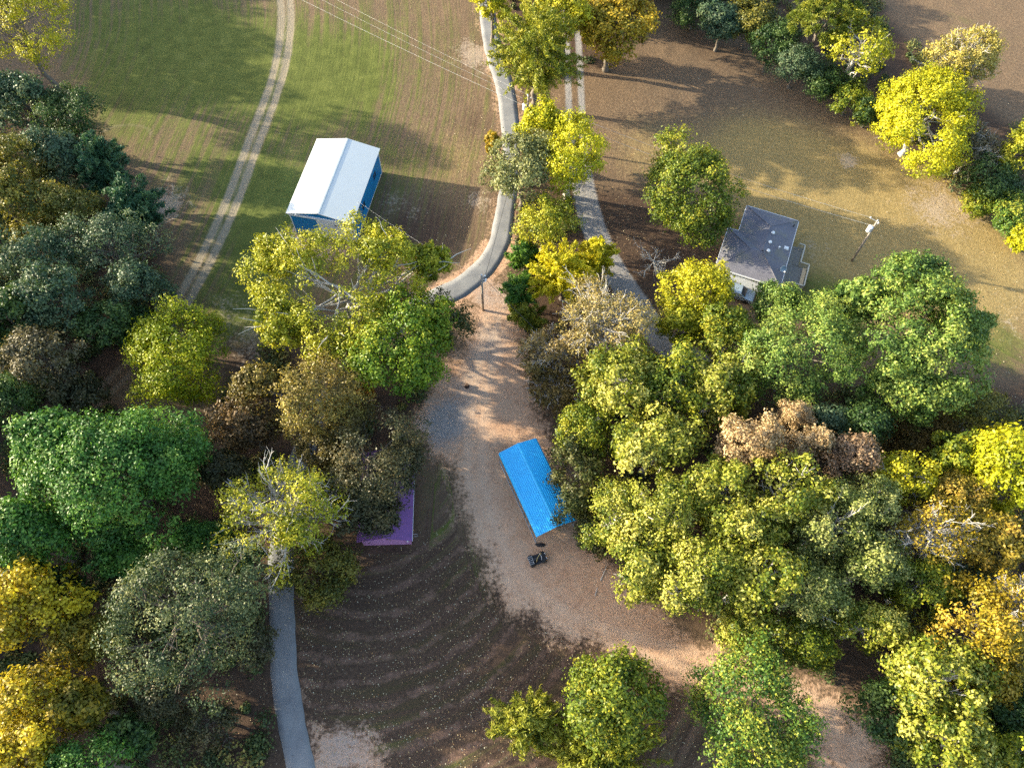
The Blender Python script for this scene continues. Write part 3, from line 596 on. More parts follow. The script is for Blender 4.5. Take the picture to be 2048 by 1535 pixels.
def masks(x, y):
    M = {}
    def polys(key):
        d = None
        for p in POLYS[key]:
            q = poly_sd(x, y, p)
            d = q if d is None else np.maximum(d, q)
        return d
    sdf = {k: polys(k) for k in ('dirt', 'lawn', 'hayfield', 'dryfield', 'forest')}
    ss = lambda d, w: np.clip(0.5 + d / (2 * w), 0, 1)
    M['dirt'] = ss(sdf['dirt'] + 3.4 * (fbm(x, y, 4.5, 61) - .5) - .4, 3.0)
    dl, _ = line_dist(x, y, DRIVE)
    M['dirt'] = np.maximum(M['dirt'], np.where(y > 62, .42, .7) * np.clip(1.4 - (np.abs(dl) - 1.4) / 1.2, 0, 1) * (y > 36))
    grey = np.zeros_like(x)
    green = np.zeros_like(x)
    gold = np.zeros_like(x)
    litter = np.zeros_like(x)
    worn = np.zeros_like(x)
    for key, arr in (('green', green), ('grey', grey), ('gold', gold), ('litter', litter), ('worn', worn)):
        for bx, by, br, v in BLOBS[key]:
            arr += v * np.exp(-((x - bx) ** 2 + (y - by) ** 2) / (2 * br * br * 0.55))
    wf = ss(sdf['forest'], 3.0)
    litter = np.maximum(litter, 0.9 * wf)
    green += 0.30 * ss(sdf['hayfield'], 3.0)
    d, al = line_dist(x, y, TRACK)
    ad = np.abs(d)
    w1 = np.exp(-((ad - 0.8) / 0.46) ** 2)
    M['rut'] = np.clip(w1 + 0.28 * np.exp(-(ad / 1.6) ** 4), 0, 1) * np.clip((y - 30) / 25, .45, 1)
    dr, _ = line_dist(x, y, RING)
    M['rut'] = np.maximum(M['rut'], 0.42 * np.exp(-(np.abs(dr) / 0.5) ** 2))
    dla, _ = line_dist(x, y, LANE)
    far = np.clip((y - 68) / 8, 0, 1)
    lane = np.exp(-(np.abs(dla) / 1.75) ** 6) * (1 - far) + far * np.exp(-((np.abs(dla) - 0.95) / 0.55) ** 2)
    M['lane'] = lane
    # mowing rows: across (metres) and along
    hay = ss(sdf['hayfield'], 1.0)
    lawn = ss(sdf['lawn'], 1.0)
    cx, cy = LAWN_C
    rr = np.hypot(x - cx, (y - cy) * 0.8)
    hd = np.where(d > 0, d, d * 0.9) + 0.0
    rx = x * 0.62 + y * 0.78
    M['row'] = np.where(lawn > 0.5, rr, np.where(hay > 0.5, hd, rx))
    M['rowamt'] = np.where(lawn > 0.5, 1.0, np.where(hay > 0.5, 0.45, 0.2)) * (1 - wf)
    M.update(grey=np.clip(grey, 0, 1), green=np.clip(green, 0, 1), gold=np.clip(gold, 0, 1), litter=np.clip(litter, 0, 1), worn=np.clip(worn, 0, 1))
    M['lawn'] = lawn
    dy_, _ = line_dist(x, y, YARD)
    M['yard'] = np.exp(-((np.abs(dy_) - 0.8) / 0.5) ** 2) + .45 * np.exp(-(dy_ / 2.6) ** 4)
    M['sdf'] = sdf
    M['dtrack'] = ad
    M['dlane'] = np.abs(dla)
    M['dring'] = np.abs(dr)
    return M

LAWN_C = (-16.0, 36.0)
YARD = smooth_line(LINES['yard'])

def mat_ground():
    m, nt, out = new_mat('earth and grass')
    t = NT(nt)
    geo = t.n('ShaderNodeNewGeometry')
    pos = geo.outputs['Position']
    A = lambda nm: t.n('ShaderNodeAttribute', attribute_name=nm).outputs['Fac']
    V = {k: A(k) for k in ('dirt', 'grey', 'green', 'gold', 'litter', 'worn', 'rut', 'lane', 'row', 'rowamt', 'lawnm', 'yard')}
    n_big = t.noise(pos, 0.11, 4, 0.6)
    n_mid = t.noise(pos, 0.55, 5, 0.65, 0.6)
    n_sm = t.noise(pos, 2.6, 5, 0.7)
    n_fine = t.noise(pos, 9.0, 3, 0.7)
    n_fine2 = t.noise(pos, 22.0, 2, 0.6)
    # rows as noise stretched along the mowing direction
    sx = t.n('ShaderNodeSeparateXYZ')
    t.put(sx.inputs[0], pos)
    cv = t.n('ShaderNodeCombineXYZ')
    t.put(cv.inputs[0], t.math('MULTIPLY', V['row'], t.math('ADD', 1.7, t.math('MULTIPLY', V['lawnm'], -0.85))))
    t.put(cv.inputs[1], t.math('MULTIPLY', sx.outputs[0], 0.05))
    t.put(cv.inputs[2], t.math('MULTIPLY', sx.outputs[1], 0.05))
    rows = t.noise(cv.outputs[0], 1.0, 3, 0.65)
    rows = t.step(rows, 0.36, 0.66)
    rowd = t.math('MULTIPLY', t.math('SUBTRACT', rows, 0.5), V['rowamt'])
    def brk(mask, amt=0.6, w=0.22):
        x = t.math('ADD', mask, t.math('MULTIPLY', t.math('SUBTRACT', t.math('ADD', t.math('MULTIPLY', n_mid, 0.45), t.math('MULTIPLY', n_sm, 0.55)), 0.5), amt * 2))
        return t.step(x, 0.5 - w, 0.5 + w)
    # dry thatch
    dry = t.ramp(t.math('ADD', t.math('MULTIPLY', n_sm, 0.6), t.math('MULTIPLY', n_fine, 0.4)),
                 [(0.30, (0.085, 0.054, 0.034)), (0.5, (0.17, 0.113, 0.068)), (0.72, (0.27, 0.19, 0.12))])
    gold = t.ramp(t.math('ADD', t.math('MULTIPLY', n_sm, 0.5), t.math('MULTIPLY', n_fine, 0.5)),
                  [(0.30, (0.17, 0.115, 0.042)), (0.5, (0.29, 0.205, 0.08)), (0.72, (0.42, 0.32, 0.15))])
    grass = t.ramp(t.math('ADD', t.math('MULTIPLY', n_mid, 0.5), t.math('MULTIPLY', n_fine, 0.5)),
                   [(0.28, (0.040, 0.055, 0.010)), (0.5, (0.095, 0.118, 0.022)), (0.74, (0.19, 0.20, 0.05))])
    litter = t.ramp(t.math('ADD', t.math('MULTIPLY', n_sm, 0.5), t.math('MULTIPLY', n_fine, 0.5)),
                    [(0.30, (0.026, 0.017, 0.013)), (0.5, (0.066, 0.041, 0.029)), (0.66, (0.115, 0.068, 0.046)), (0.8, (0.22, 0.13, 0.08))])
    dirt = t.ramp(t.math('ADD', t.math('MULTIPLY', n_mid, 0.5), t.math('ADD', t.math('MULTIPLY', n_sm, 0.3), t.math('MULTIPLY', n_fine, 0.2))),
                  [(0.30, (0.34, 0.18, 0.10)), (0.5, (0.52, 0.31, 0.19)), (0.72, (0.64, 0.45, 0.30))])
    grav = t.ramp(t.math('ADD', t.math('MULTIPLY', n_sm, 0.4), t.math('MULTIPLY', n_fine2, 0.6)),
                  [(0.30, (0.16, 0.145, 0.135)), (0.5, (0.27, 0.25, 0.235)), (0.72, (0.40, 0.37, 0.345))])
    c = t.mix(brk(V['gold'], 0.45, 0.35), dry, gold)
    gm = t.math('ADD', V['green'], t.math('MULTIPLY', rowd, 0.9))
    c = t.mix(t.math('MULTIPLY', brk(gm, 0.55, 0.35), 0.9), c, grass)
    lm = t.math('ADD', V['litter'], t.math('MULTIPLY', rowd, -0.55))
    c = t.mix(t.math('MULTIPLY', brk(lm, 0.5, 0.3), 0.85), c, litter)
    # thatch lines left by the mower on the lawn, one for every turn
    wob = t.math('ADD', t.math('MULTIPLY', t.math('SUBTRACT', n_big, 0.5), 3.0), t.math('MULTIPLY', t.math('SUBTRACT', n_mid, 0.5), 0.5))
    ph = t.math('MULTIPLY', t.math('ADD', V['row'], wob), 2 * math.pi / 1.8)
    cs = t.math('ADD', t.math('COSINE', ph), t.math('MULTIPLY', t.math('SUBTRACT', n_mid, 0.5), 1.6))
    th = t.math('MULTIPLY', t.step(cs, 0.25, 1.0), V['lawnm'])
    th = t.math('MULTIPLY', th, t.step(t.math('ADD', t.math('MULTIPLY', n_mid, 0.55), t.math('MULTIPLY', n_sm, 0.45)), 0.38, 0.62))
    c = t.mix(t.math('MULTIPLY', th, 0.75), c, (0.20, 0.12, 0.085))
    # pale worn patches
    c = t.mix(t.math('MULTIPLY', brk(t.math('MULTIPLY', V['worn'], 0.9), 1.3, 0.22), 0.7), c, t.ramp(n_fine, [(0.3, (0.28, 0.2, 0.14)), (0.7, (0.52, 0.42, 0.32))]))
    dm = brk(V['dirt'], 0.95, 0.2)
    gd = t.mix(brk(V['grey'], 0.5, 0.35), dirt, grav)
    speck = t.step(t.noise(pos, 5.5, 4, 0.8), 0.62, 0.72)
    gd = t.mix(t.math('MULTIPLY', t.math('MULTIPLY', speck, 0.75), t.math('SUBTRACT', 1.0, V['yard'], clamp=True)), gd, (0.13, 0.075, 0.048))
    patch = t.math('MULTIPLY', t.step(t.math('ADD', t.math('MULTIPLY', n_mid, 0.6), t.math('MULTIPLY', n_sm, 0.4)), 0.53, 0.66), t.math('SUBTRACT', 1.0, V['yard'], clamp=True))
    gd = t.mix(t.math('MULTIPLY', patch, 0.42), gd, (0.15, 0.095, 0.065))
    gd = t.mix(t.math('MULTIPLY', V['yard'], 0.35), gd, (0.60, 0.42, 0.29))
    c = t.mix(dm, c, gd)
    c = t.mix(t.math('MULTIPLY', brk(V['rut'], 0.45, 0.3), 0.9), c, t.ramp(n_fine, [(0.3, (0.19, 0.145, 0.095)), (0.7, (0.40, 0.33, 0.235))]))
    c = t.mix(brk(V['lane'], 0.3, 0.25), c, grav)
    p = t.n('ShaderNodeBsdfPrincipled')
    t.put(p.inputs['Base Color'], c)
    p.inputs['Roughness'].default_value = 0.95
    p.inputs['Specular IOR Level'].default_value = 0.12
    h = t.math('ADD', t.math('MULTIPLY', n_sm, 0.5), t.math('ADD', t.math('MULTIPLY', n_fine, 0.35), t.math('MULTIPLY', rowd, 0.25)))
    t.put(p.inputs['Normal'], t.bump(h, 0.8, 0.22))
    nt.links.new(p.outputs[0], out.inputs[0])
    return m

def build_ground():
    st = 0.42
    xs = np.arange(-95, 95.01, st)
    ys = np.arange(-12, 122.01, st)
    ext = np.array([3, 8, 18, 40, 90, 200, 420], dtype=float)
    xs = np.concatenate([xs[0] - ext[::-1], xs, xs[-1] + ext])
    ys = np.concatenate([ys[0] - ext[::-1], ys, ys[-1] + ext])
    X, Y = np.meshgrid(xs, ys)
    x, y = X.ravel(), Y.ravel()
    M = masks(x, y)
    inner = np.clip(np.minimum(95 - np.abs(x), np.minimum(y + 12, 122 - y)) / 4 + 1, 0, 1)
    z = (0.22 * (fbm(x, y, 9.0, 5) - 0.5) + 0.10 * (fbm(x, y, 1.6, 9, 2) - 0.5) * (1 - 0.6 * M['dirt'])) * inner
    drv, _ = line_dist(x, y, DRIVE)
    flat = np.clip((np.abs(drv) - 1.8) / 2.0, 0, 1)
    bl = np.ones_like(x)
    for (a, b, c_, d_) in ((-31, -17, 59, 77), (-17, -9, 19, 30), (0, 9, 20, 34), (22, 42, 50, 70)):
        bl = np.minimum(bl, np.clip(np.maximum(np.maximum(a - x, x - c_ if False else x - b), np.maximum(c_ - y, y - d_)) / 2.0, 0, 1))
    z = z * flat * bl - 0.06 * M['rut'] * (M['dtrack'] < 3)
    nx, ny = len(xs), len(ys)
    idx = np.arange(nx * ny).reshape(ny, nx)
    F = np.stack([idx[:-1, :-1].ravel(), idx[:-1, 1:].ravel(), idx[1:, 1:].ravel(), idx[1:, :-1].ravel()], 1)
    fx, fy = x[F].mean(1), y[F].mean(1)
    fm = lambda k: M[k][F].mean(1)
    sdf = {k: M['sdf'][k][F].mean(1) for k in M['sdf']}
    rg = np.zeros(len(F), dtype=int)
    rg[sdf['hayfield'] > 0] = 1
    rg[sdf['dryfield'] > 0] = 2
    rg[sdf['lawn'] > 0] = 3
    rg[sdf['forest'] > 0] = 4
    rg[fm('dtrack') < 1.5] = 5
    rg[(fm('dlane') < 2.1)] = 6
    rg[sdf['dirt'] > 0] = 7
    names = ['ground', 'hay_field', 'dry_field', 'mown_lawn', 'woodland_floor', 'farm_track', 'gravel_lane', 'dirt_yard']
    mat = mat_ground()
    co = np.stack([x, y, z], 1)
    for k, nm in enumerate(names):
        ff = F[rg == k]
        if len(ff) == 0:
            continue
        u, inv = np.unique(ff, return_inverse=True)
        me = np_mesh(nm, co[u], inv.reshape(ff.shape), [mat], smooth=True)
        for key in ('dirt', 'grey', 'green', 'gold', 'litter', 'worn', 'rut', 'lane', 'row', 'rowamt', 'lawn', 'yard'):
            a = me.attributes.new('lawnm' if key == 'lawn' else key, 'FLOAT', 'POINT')
            a.data.foreach_set('value', M[key][u].astype(np.float32))
        # smooth shading across the seams: ground normals are nearly vertical everywhere
        o = link(bpy.data.objects.new(nm, me))
        tag(o, kind='structure')

build_ground()

def mat_paving(name, lo, mid, hi, crack=True):
    m, nt, out = new_mat(name)
    t = NT(nt)
    pos = t.n('ShaderNodeNewGeometry').outputs['Position']
    a = t.noise(pos, 0.5, 5, 0.6)
    b = t.noise(pos, 14, 3, 0.7)
    c = t.ramp(t.math('ADD', t.math('MULTIPLY', a, 0.6), t.math('MULTIPLY', b, 0.4)), [(0.3, lo), (0.5, mid), (0.72, hi)])
    d = t.step(t.noise(pos, 1.4, 6, 0.75), 0.58, 0.72)
    c = t.mix(t.math('MULTIPLY', d, 0.35), c, (0.34, 0.25, 0.18))
    v = t.n('ShaderNodeTexVoronoi', feature='DISTANCE_TO_EDGE')
    t.put(v.inputs['Vector'], pos)
    v.inputs['Scale'].default_value = 0.22
    k = t.math('SUBTRACT', 1.0, t.step(v.outputs['Distance'], 0.004, 0.014))
    c = t.mix(t.math('MULTIPLY', k, 0.12), c, (0.09, 0.08, 0.07))
    p = t.n('ShaderNodeBsdfPrincipled')
    t.put(p.inputs['Base Color'], c)
    p.inputs['Roughness'].default_value = 0.9
    p.inputs['Specular IOR Level'].default_value = 0.2
    t.put(p.inputs['Normal'], t.bump(b, 0.4, 0.03))
    nt.links.new(p.outputs[0], out.inputs[0])
    return m

def build_drive():
    pts = smooth_line(LINES['drive'], 14)
    tan = np.gradient(pts, axis=0)
    tan /= np.linalg.norm(tan, axis=1)[:, None]
    nor = np.stack([-tan[:, 1], tan[:, 0]], 1)
    rng = np.random.default_rng(3)
    s = np.concatenate([[0], np.cumsum(np.linalg.norm(np.diff(pts, axis=0), axis=1))])
    wob = lambda k: 0.16 * (value_noise(s, s * 0 + k * 7, 1.1, 40 + k) - 0.5) + 0.25 * (value_noise(s, s * 0 + k * 5, 6, 50 + k) - 0.5)
    hw = 1.28 + 0.35 * np.exp(-((pts[:, 1] - 52) / 6) ** 2)
    L = pts + nor * (hw + wob(1))[:, None]
    Rr = pts - nor * (hw + wob(2))[:, None]
    n = len(pts)
    cols = 5
    V = []
    for i in range(n):
        for k in range(cols):
            f = k / (cols - 1)
            p = L[i] * (1 - f) + Rr[i] * f
            V.append((p[0], p[1], 0.03 + 0.02 * (1 - (2 * f - 1) ** 2)))
    b0 = len(V)
    for i in range(n):
        V.append((L[i][0], L[i][1], -0.12))
    b1 = len(V)
    for i in range(n):
        V.append((Rr[i][0], Rr[i][1], -0.12))
    F = []
    for i in range(n - 1):
        for k in range(cols - 1):
            a = i * cols + k
            F.append((a, a + cols, a + cols + 1, a + 1))
        F.append((b0 + i, b0 + i + 1, (i + 1) * cols, i * cols))
        F.append((i * cols + cols - 1, (i + 1) * cols + cols - 1, b1 + i + 1, b1 + i))
    me = np_mesh('driveway', V, F, [mat_paving('worn grey paving', (0.15, 0.15, 0.155), (0.205, 0.202, 0.20), (0.27, 0.262, 0.25))])
    o = link(bpy.data.objects.new('driveway', me))
    tag(o, kind='structure')

build_drive()

# ------------------------------------------------------------------ buildings
def ribbed_sheet(mb, p0, u, v, nlen, vlen, rib, h=0.035, w=0.05):
    """raised ribs running along v, spaced along u, on a sheet starting at p0 (vectors)"""
    u = Vector(u).normalized()
    v = Vector(v).normalized()
    n = u.cross(v).normalized()
    k = int(nlen / rib)
    for i in range(1, k + 1):
        a = Vector(p0) + u * (i * nlen / (k + 1))
        q = [a - u * w, a + u * w, a + u * w * .45 + n * h, a - u * w * .45 + n * h]
        e = [x + v * vlen for x in q]
        mb.poly(q + e, [(0, 3, 2, 1), (4, 5, 6, 7), (1, 2, 6, 5), (2, 3, 7, 6), (3, 0, 4, 7)])

WHITE = mat_plain('white painted metal', (0.80, 0.80, 0.80), 0.45, 0.04, 0.8, dirt=(0.6, 0.57, 0.5), dirt_amt=0.25)
ROOFW = mat_plain('white roof sheeting', (0.56, 0.585, 0.565), 0.42, 0.04, 0.6, dirt=(0.48, 0.48, 0.43), dirt_amt=0.25)
BLUEW = mat_plain('blue wall sheeting', (0.012, 0.23, 0.50), 0.5, 0.10, 0.7, dirt=(0.03, 0.18, 0.38), dirt_amt=0.3)
BLUER = mat_plain('bright blue roof sheeting', (0.03, 0.44, 0.80), 0.42, 0.07, 0.8, dirt=(0.05, 0.30, 0.62), dirt_amt=0.35)
PURR = mat_plain('purple roof shingle', (0.225, 0.088, 0.26), 0.65, 0.18, 3.0, dirt=(0.12, 0.07, 0.2), dirt_amt=0.5)
PURW = mat_plain('mauve wall board', (0.50, 0.23, 0.42), 0.7, 0.08, 1.2, dirt=(0.36, 0.21, 0.36), dirt_amt=0.4)
GLASS = mat_plain('dark window glass', (0.03, 0.035, 0.045), 0.12, 0.1, 1.0, spec=0.6)
STEEL = mat_plain('galvanised steel', (0.48, 0.49, 0.50), 0.45, 0.12, 3.0, metal=0.6)
POLEW = mat_plain('weathered pole wood', (0.30, 0.25, 0.20), 0.85, 0.25, 3.0, bump=0.4)
DECKW = mat_plain('weathered deck board', (0.24, 0.215, 0.185), 0.85, 0.30, 2.2, bump=0.4)
RAILW = mat_plain('pale rail timber', (0.46, 0.42, 0.34), 0.8, 0.2, 2.5)
NEWW = mat_plain('fresh tan plank', (0.52, 0.37, 0.21), 0.75, 0.12, 2.0)
HWALL = mat_plain('white siding', (0.74, 0.76, 0.80), 0.6, 0.05, 1.0)
BLACK = mat_plain('black rubber and plastic', (0.018, 0.018, 0.02), 0.55, 0.3, 6.0)
YELP = mat_plain('faded yellow bar', (0.55, 0.42, 0.16), 0.5, 0.1, 4.0)
CHROME = mat_plain('bright metal', (0.7, 0.7, 0.7), 0.25, 0.05, 4.0, metal=0.8)
LAMPW = mat_plain('white lamp body', (0.82, 0.82, 0.80), 0.4, 0.03, 4.0)

def mat_shingle():
    m, nt, out = new_mat('grey asphalt shingle')
    t = NT(nt)
    tc = t.n('ShaderNodeTexCoord')
    pos = tc.outputs['Object']
    a = t.noise(pos, 0.45, 5, 0.65)
    b = t.noise(pos, 7, 4, 0.7)
    c = t.ramp(t.math('ADD', t.math('MULTIPLY', a, 0.4), t.math('MULTIPLY', b, 0.6)), [(0.3, (0.085, 0.082, 0.10)), (0.5, (0.145, 0.140, 0.165)), (0.75, (0.23, 0.22, 0.24))])
    moss = t.step(t.noise(pos, 0.35, 5, 0.7), 0.47, 0.66)
    c = t.mix(t.math('MULTIPLY', moss, 0.5), c, (0.20, 0.185, 0.125))
    p = t.n('ShaderNodeBsdfPrincipled')
    t.put(p.inputs['Base Color'], c)
    p.inputs['Roughness'].default_value = 0.9
    t.put(p.inputs['Normal'], t.bump(b, 0.5, 0.03))
    nt.links.new(p.outputs[0], out.inputs[0])
    return m
SHING = mat_shingle()

def build_barn():
    W, Ln, E, K = 8.3, 12.4, 4.2, 5.12
    b = empty('metal_barn', (-29.15, 62.5, 0), R(-9.6))
    tag(b, 'blue metal barn with a bright white ribbed roof beside the farm track', 'barn')
    T = 0.08
    # long walls
    def wall(name, mb, M=BLUEW):
        return mb.build(name, M, b)
    mb = MB(); mb.box((0, 0.0, 0), (T, Ln, E)); ribbed_sheet(mb, (0, Ln, 0), (0, -1, 0), (0, 0, 1), Ln, E - .05, 0.3, 0.02, 0.03); wall('wall', mb)
    # right wall is built around two window openings
    wins = [(3.9, 5.0), (9.2, 10.3)]
    z0, z1 = 1.55, 2.75
    mb = MB()
    y = 0.0
    for a, c in wins:
        mb.box((W - T, y, 0), (W, a, E))
        mb.box((W - T, a, 0), (W, c, z0))
        mb.box((W - T, a, z1), (W, c, E))
        y = c
    mb.box((W - T, y, 0), (W, Ln, E))
    for i in range(1, 41):
        yy = i * Ln / 41
        if any(a - .1 < yy < c + .1 for a, c in wins):
            continue
        mb.box((W, yy - .025, .02), (W + .018, yy + .025, E - .08))
    wr = wall('wall', mb)
    for a, c in wins:
        f = MB()
        f.box((W - .02, a - .07, z0 - .07), (W + .04, a, z1 + .07)); f.box((W - .02, c, z0 - .07), (W + .04, c + .07, z1 + .07))
        f.box((W - .02, a, z0 - .07), (W + .04, c, z0)); f.box((W - .02, a, z1), (W + .04, c, z1 + .07)); f.box((W - .02, (a + c) / 2 - .025, z0), (W + .03, (a + c) / 2 + .025, z1))
        fr = f.build('window', BLUEW, b)
        MB().box((W - .05, a, z0), (W - .035, c, z1)).build('pane', GLASS, fr)
    # gable walls
    for yy, nm in ((0.0, 'wall'), (Ln - T, 'wall')):
        mb = MB()
        p = [(T, yy, 0), (W - T, yy, 0), (W - T, yy, E), (W / 2, yy, K - .06), (T, yy, E)]
        q = [(x_, y_ + T, z_) for x_, y_, z_ in p]
        mb.poly(p + q, [(0, 1, 2, 3, 4), (9, 8, 7, 6, 5), (0, 5, 6, 1), (1, 6, 7, 2), (2, 7, 8, 3), (3, 8, 9, 4), (4, 9, 5, 0)])
        sg = -1 if yy == 0 else 1
        yb = yy if yy == 0 else yy + T
        for i in range(1, 27):
            xx = i * W / 27
            top = E + (K - E) * (1 - abs(xx - W / 2) / (W / 2)) - .1
            mb.box((xx - .025, min(yb, yb + sg * .018), .02), (xx + .025, max(yb, yb + sg * .018), top))
        wall(nm, mb)
    # roof: overhangs 0.25, thin sheets with ribs, split at the ridge
    ov = 0.28
    n = 4.15
    dz = (K - E) / (W / 2)
    for s in (-1, 1):
        xe = -ov if s < 0 else W + ov
        ze = E - dz * ov + .06
        mb = MB()
        if s < 0:
            quad = [(xe, -ov, ze), (W / 2 - .01, -ov, K + .06), (W / 2 - .01, Ln + ov, K + .06), (xe, Ln + ov, ze)]
        else:
            quad = [(W / 2 + .01, -ov, K + .06), (xe, -ov, ze), (xe, Ln + ov, ze), (W / 2 + .01, Ln + ov, K + .06)]
        mb.slab(quad, .05)
        sl = Vector((xe - W / 2, 0, ze - K - .06))
        if s < 0:
            ribbed_sheet(mb, (W / 2 - .06, Ln + ov, K + .06 - .06 * dz), (0, -1, 0), sl, Ln + 2 * ov, sl.length - .1, .3, .04, .045)
        else:
            ribbed_sheet(mb, (W / 2 + .06, -ov, K + .06 - .06 * dz), (0, 1, 0), sl, Ln + 2 * ov, sl.length - .1, .3, .03, .045)
        mb.build('roof_panel', ROOFW, b)
    mb = MB()
    mb.slab([(W / 2 - .2, -ov - .01, K + .062), (W / 2, -ov - .01, K + .1), (W / 2, Ln + ov + .01, K + .1), (W / 2 - .2, Ln + ov + .01, K + .062)], .02)
    mb.slab([(W / 2, -ov - .01, K + .1), (W / 2 + .2, -ov - .01, K + .062), (W / 2 + .2, Ln + ov + .01, K + .062), (W / 2, Ln + ov + .01, K + .1)], .02)
    mb.build('ridge_cap', ROOFW, b)
    # rake and eave trims
    for yy in (-ov - .03, Ln + ov):
        for s in (-1, 1):
            xe = -ov if s < 0 else W + ov
            ze = E - dz * ov + .06
            a, c = ((xe, ze), (W / 2 - .012, K + .055)) if s < 0 else ((W / 2 + .012, K + .055), (xe, ze))
            mb = MB()
            p = [(a[0], yy, a[1]), (c[0], yy, c[1]), (c[0], yy, c[1] - .14), (a[0], yy, a[1] - .14)]
            q = [(x_, y_ + .03, z_) for x_, y_, z_ in p]
            mb.poly(p + q, [(3, 2, 1, 0), (4, 5, 6, 7), (0, 1, 5, 4), (1, 2, 6, 5), (2, 3, 7, 6), (3, 0, 4, 7)])
            mb.build('rake_trim', WHITE, b)
    for x0, y0 in ((-.04, -.04), (W - .09, -.04), (-.04, Ln - .09), (W - .09, Ln - .09)):
        MB().box((x0, y0, 0), (x0 + .13, y0 + .13, E - .06)).build('corner_trim', WHITE, b)
    # base flashing on the right
    MB().box((W + .02, .1, 0), (W + .035, Ln - .1, .12)).build('base_trim', WHITE, b)
    # sliding door and its track on the near gable
    MB().box((-.02, -.22, 3.72), (W + .02, -.03, 3.98)).build('door_track', WHITE, b, .01)
    dm = MB(); dm.box((3.55, -.16, .08), (W - .12, -.09, 3.71))
    for i in range(1, 16):
        xx = 3.55 + i * (W - .12 - 3.55) / 16
        dm.box((xx - .02, -.178, .1), (xx + .02, -.16, 3.69))
    dr = dm.build('sliding_door', WHITE, b)
    MB().box((6.0, -.26, 3.0), (6.16, -.178, 3.16)).build('handle', BLACK, dr)
    for x_, z_ in ((1.05, 4.22), (6.35, 4.22)):
        mb = MB(); mb.box((x_ - .05, -.1, z_ - .04), (x_ + .05, -.02, z_ + .04)); mb.lathe([(.04, 0), (.1, .05), (.12, .14)], (x_, -.26, z_ - .06), 10)
        mb.build('wall_lamp', LAMPW, b)
    mb = MB()
    mb.box((W / 2 - .3, -.06, 4.72), (W / 2 + .45, -.02, 4.86))
    mb.build('gable_vent', WHITE, b)
    mb = MB().tube([(W + .1, 3.1, 3.6), (W + .1, 3.1, 4.3), (W + .05, 3.1, 4.55)], .035, 8)
    mb.box((W + .02, 2.95, 1.2), (W + .16, 3.2, 1.75))
    mb.tube([(W + .09, 3.1, 1.7), (W + .09, 3.1, 3.6)], .025, 6)
    mb.build('meter_mast', STEEL, b)
    return b
build_barn()

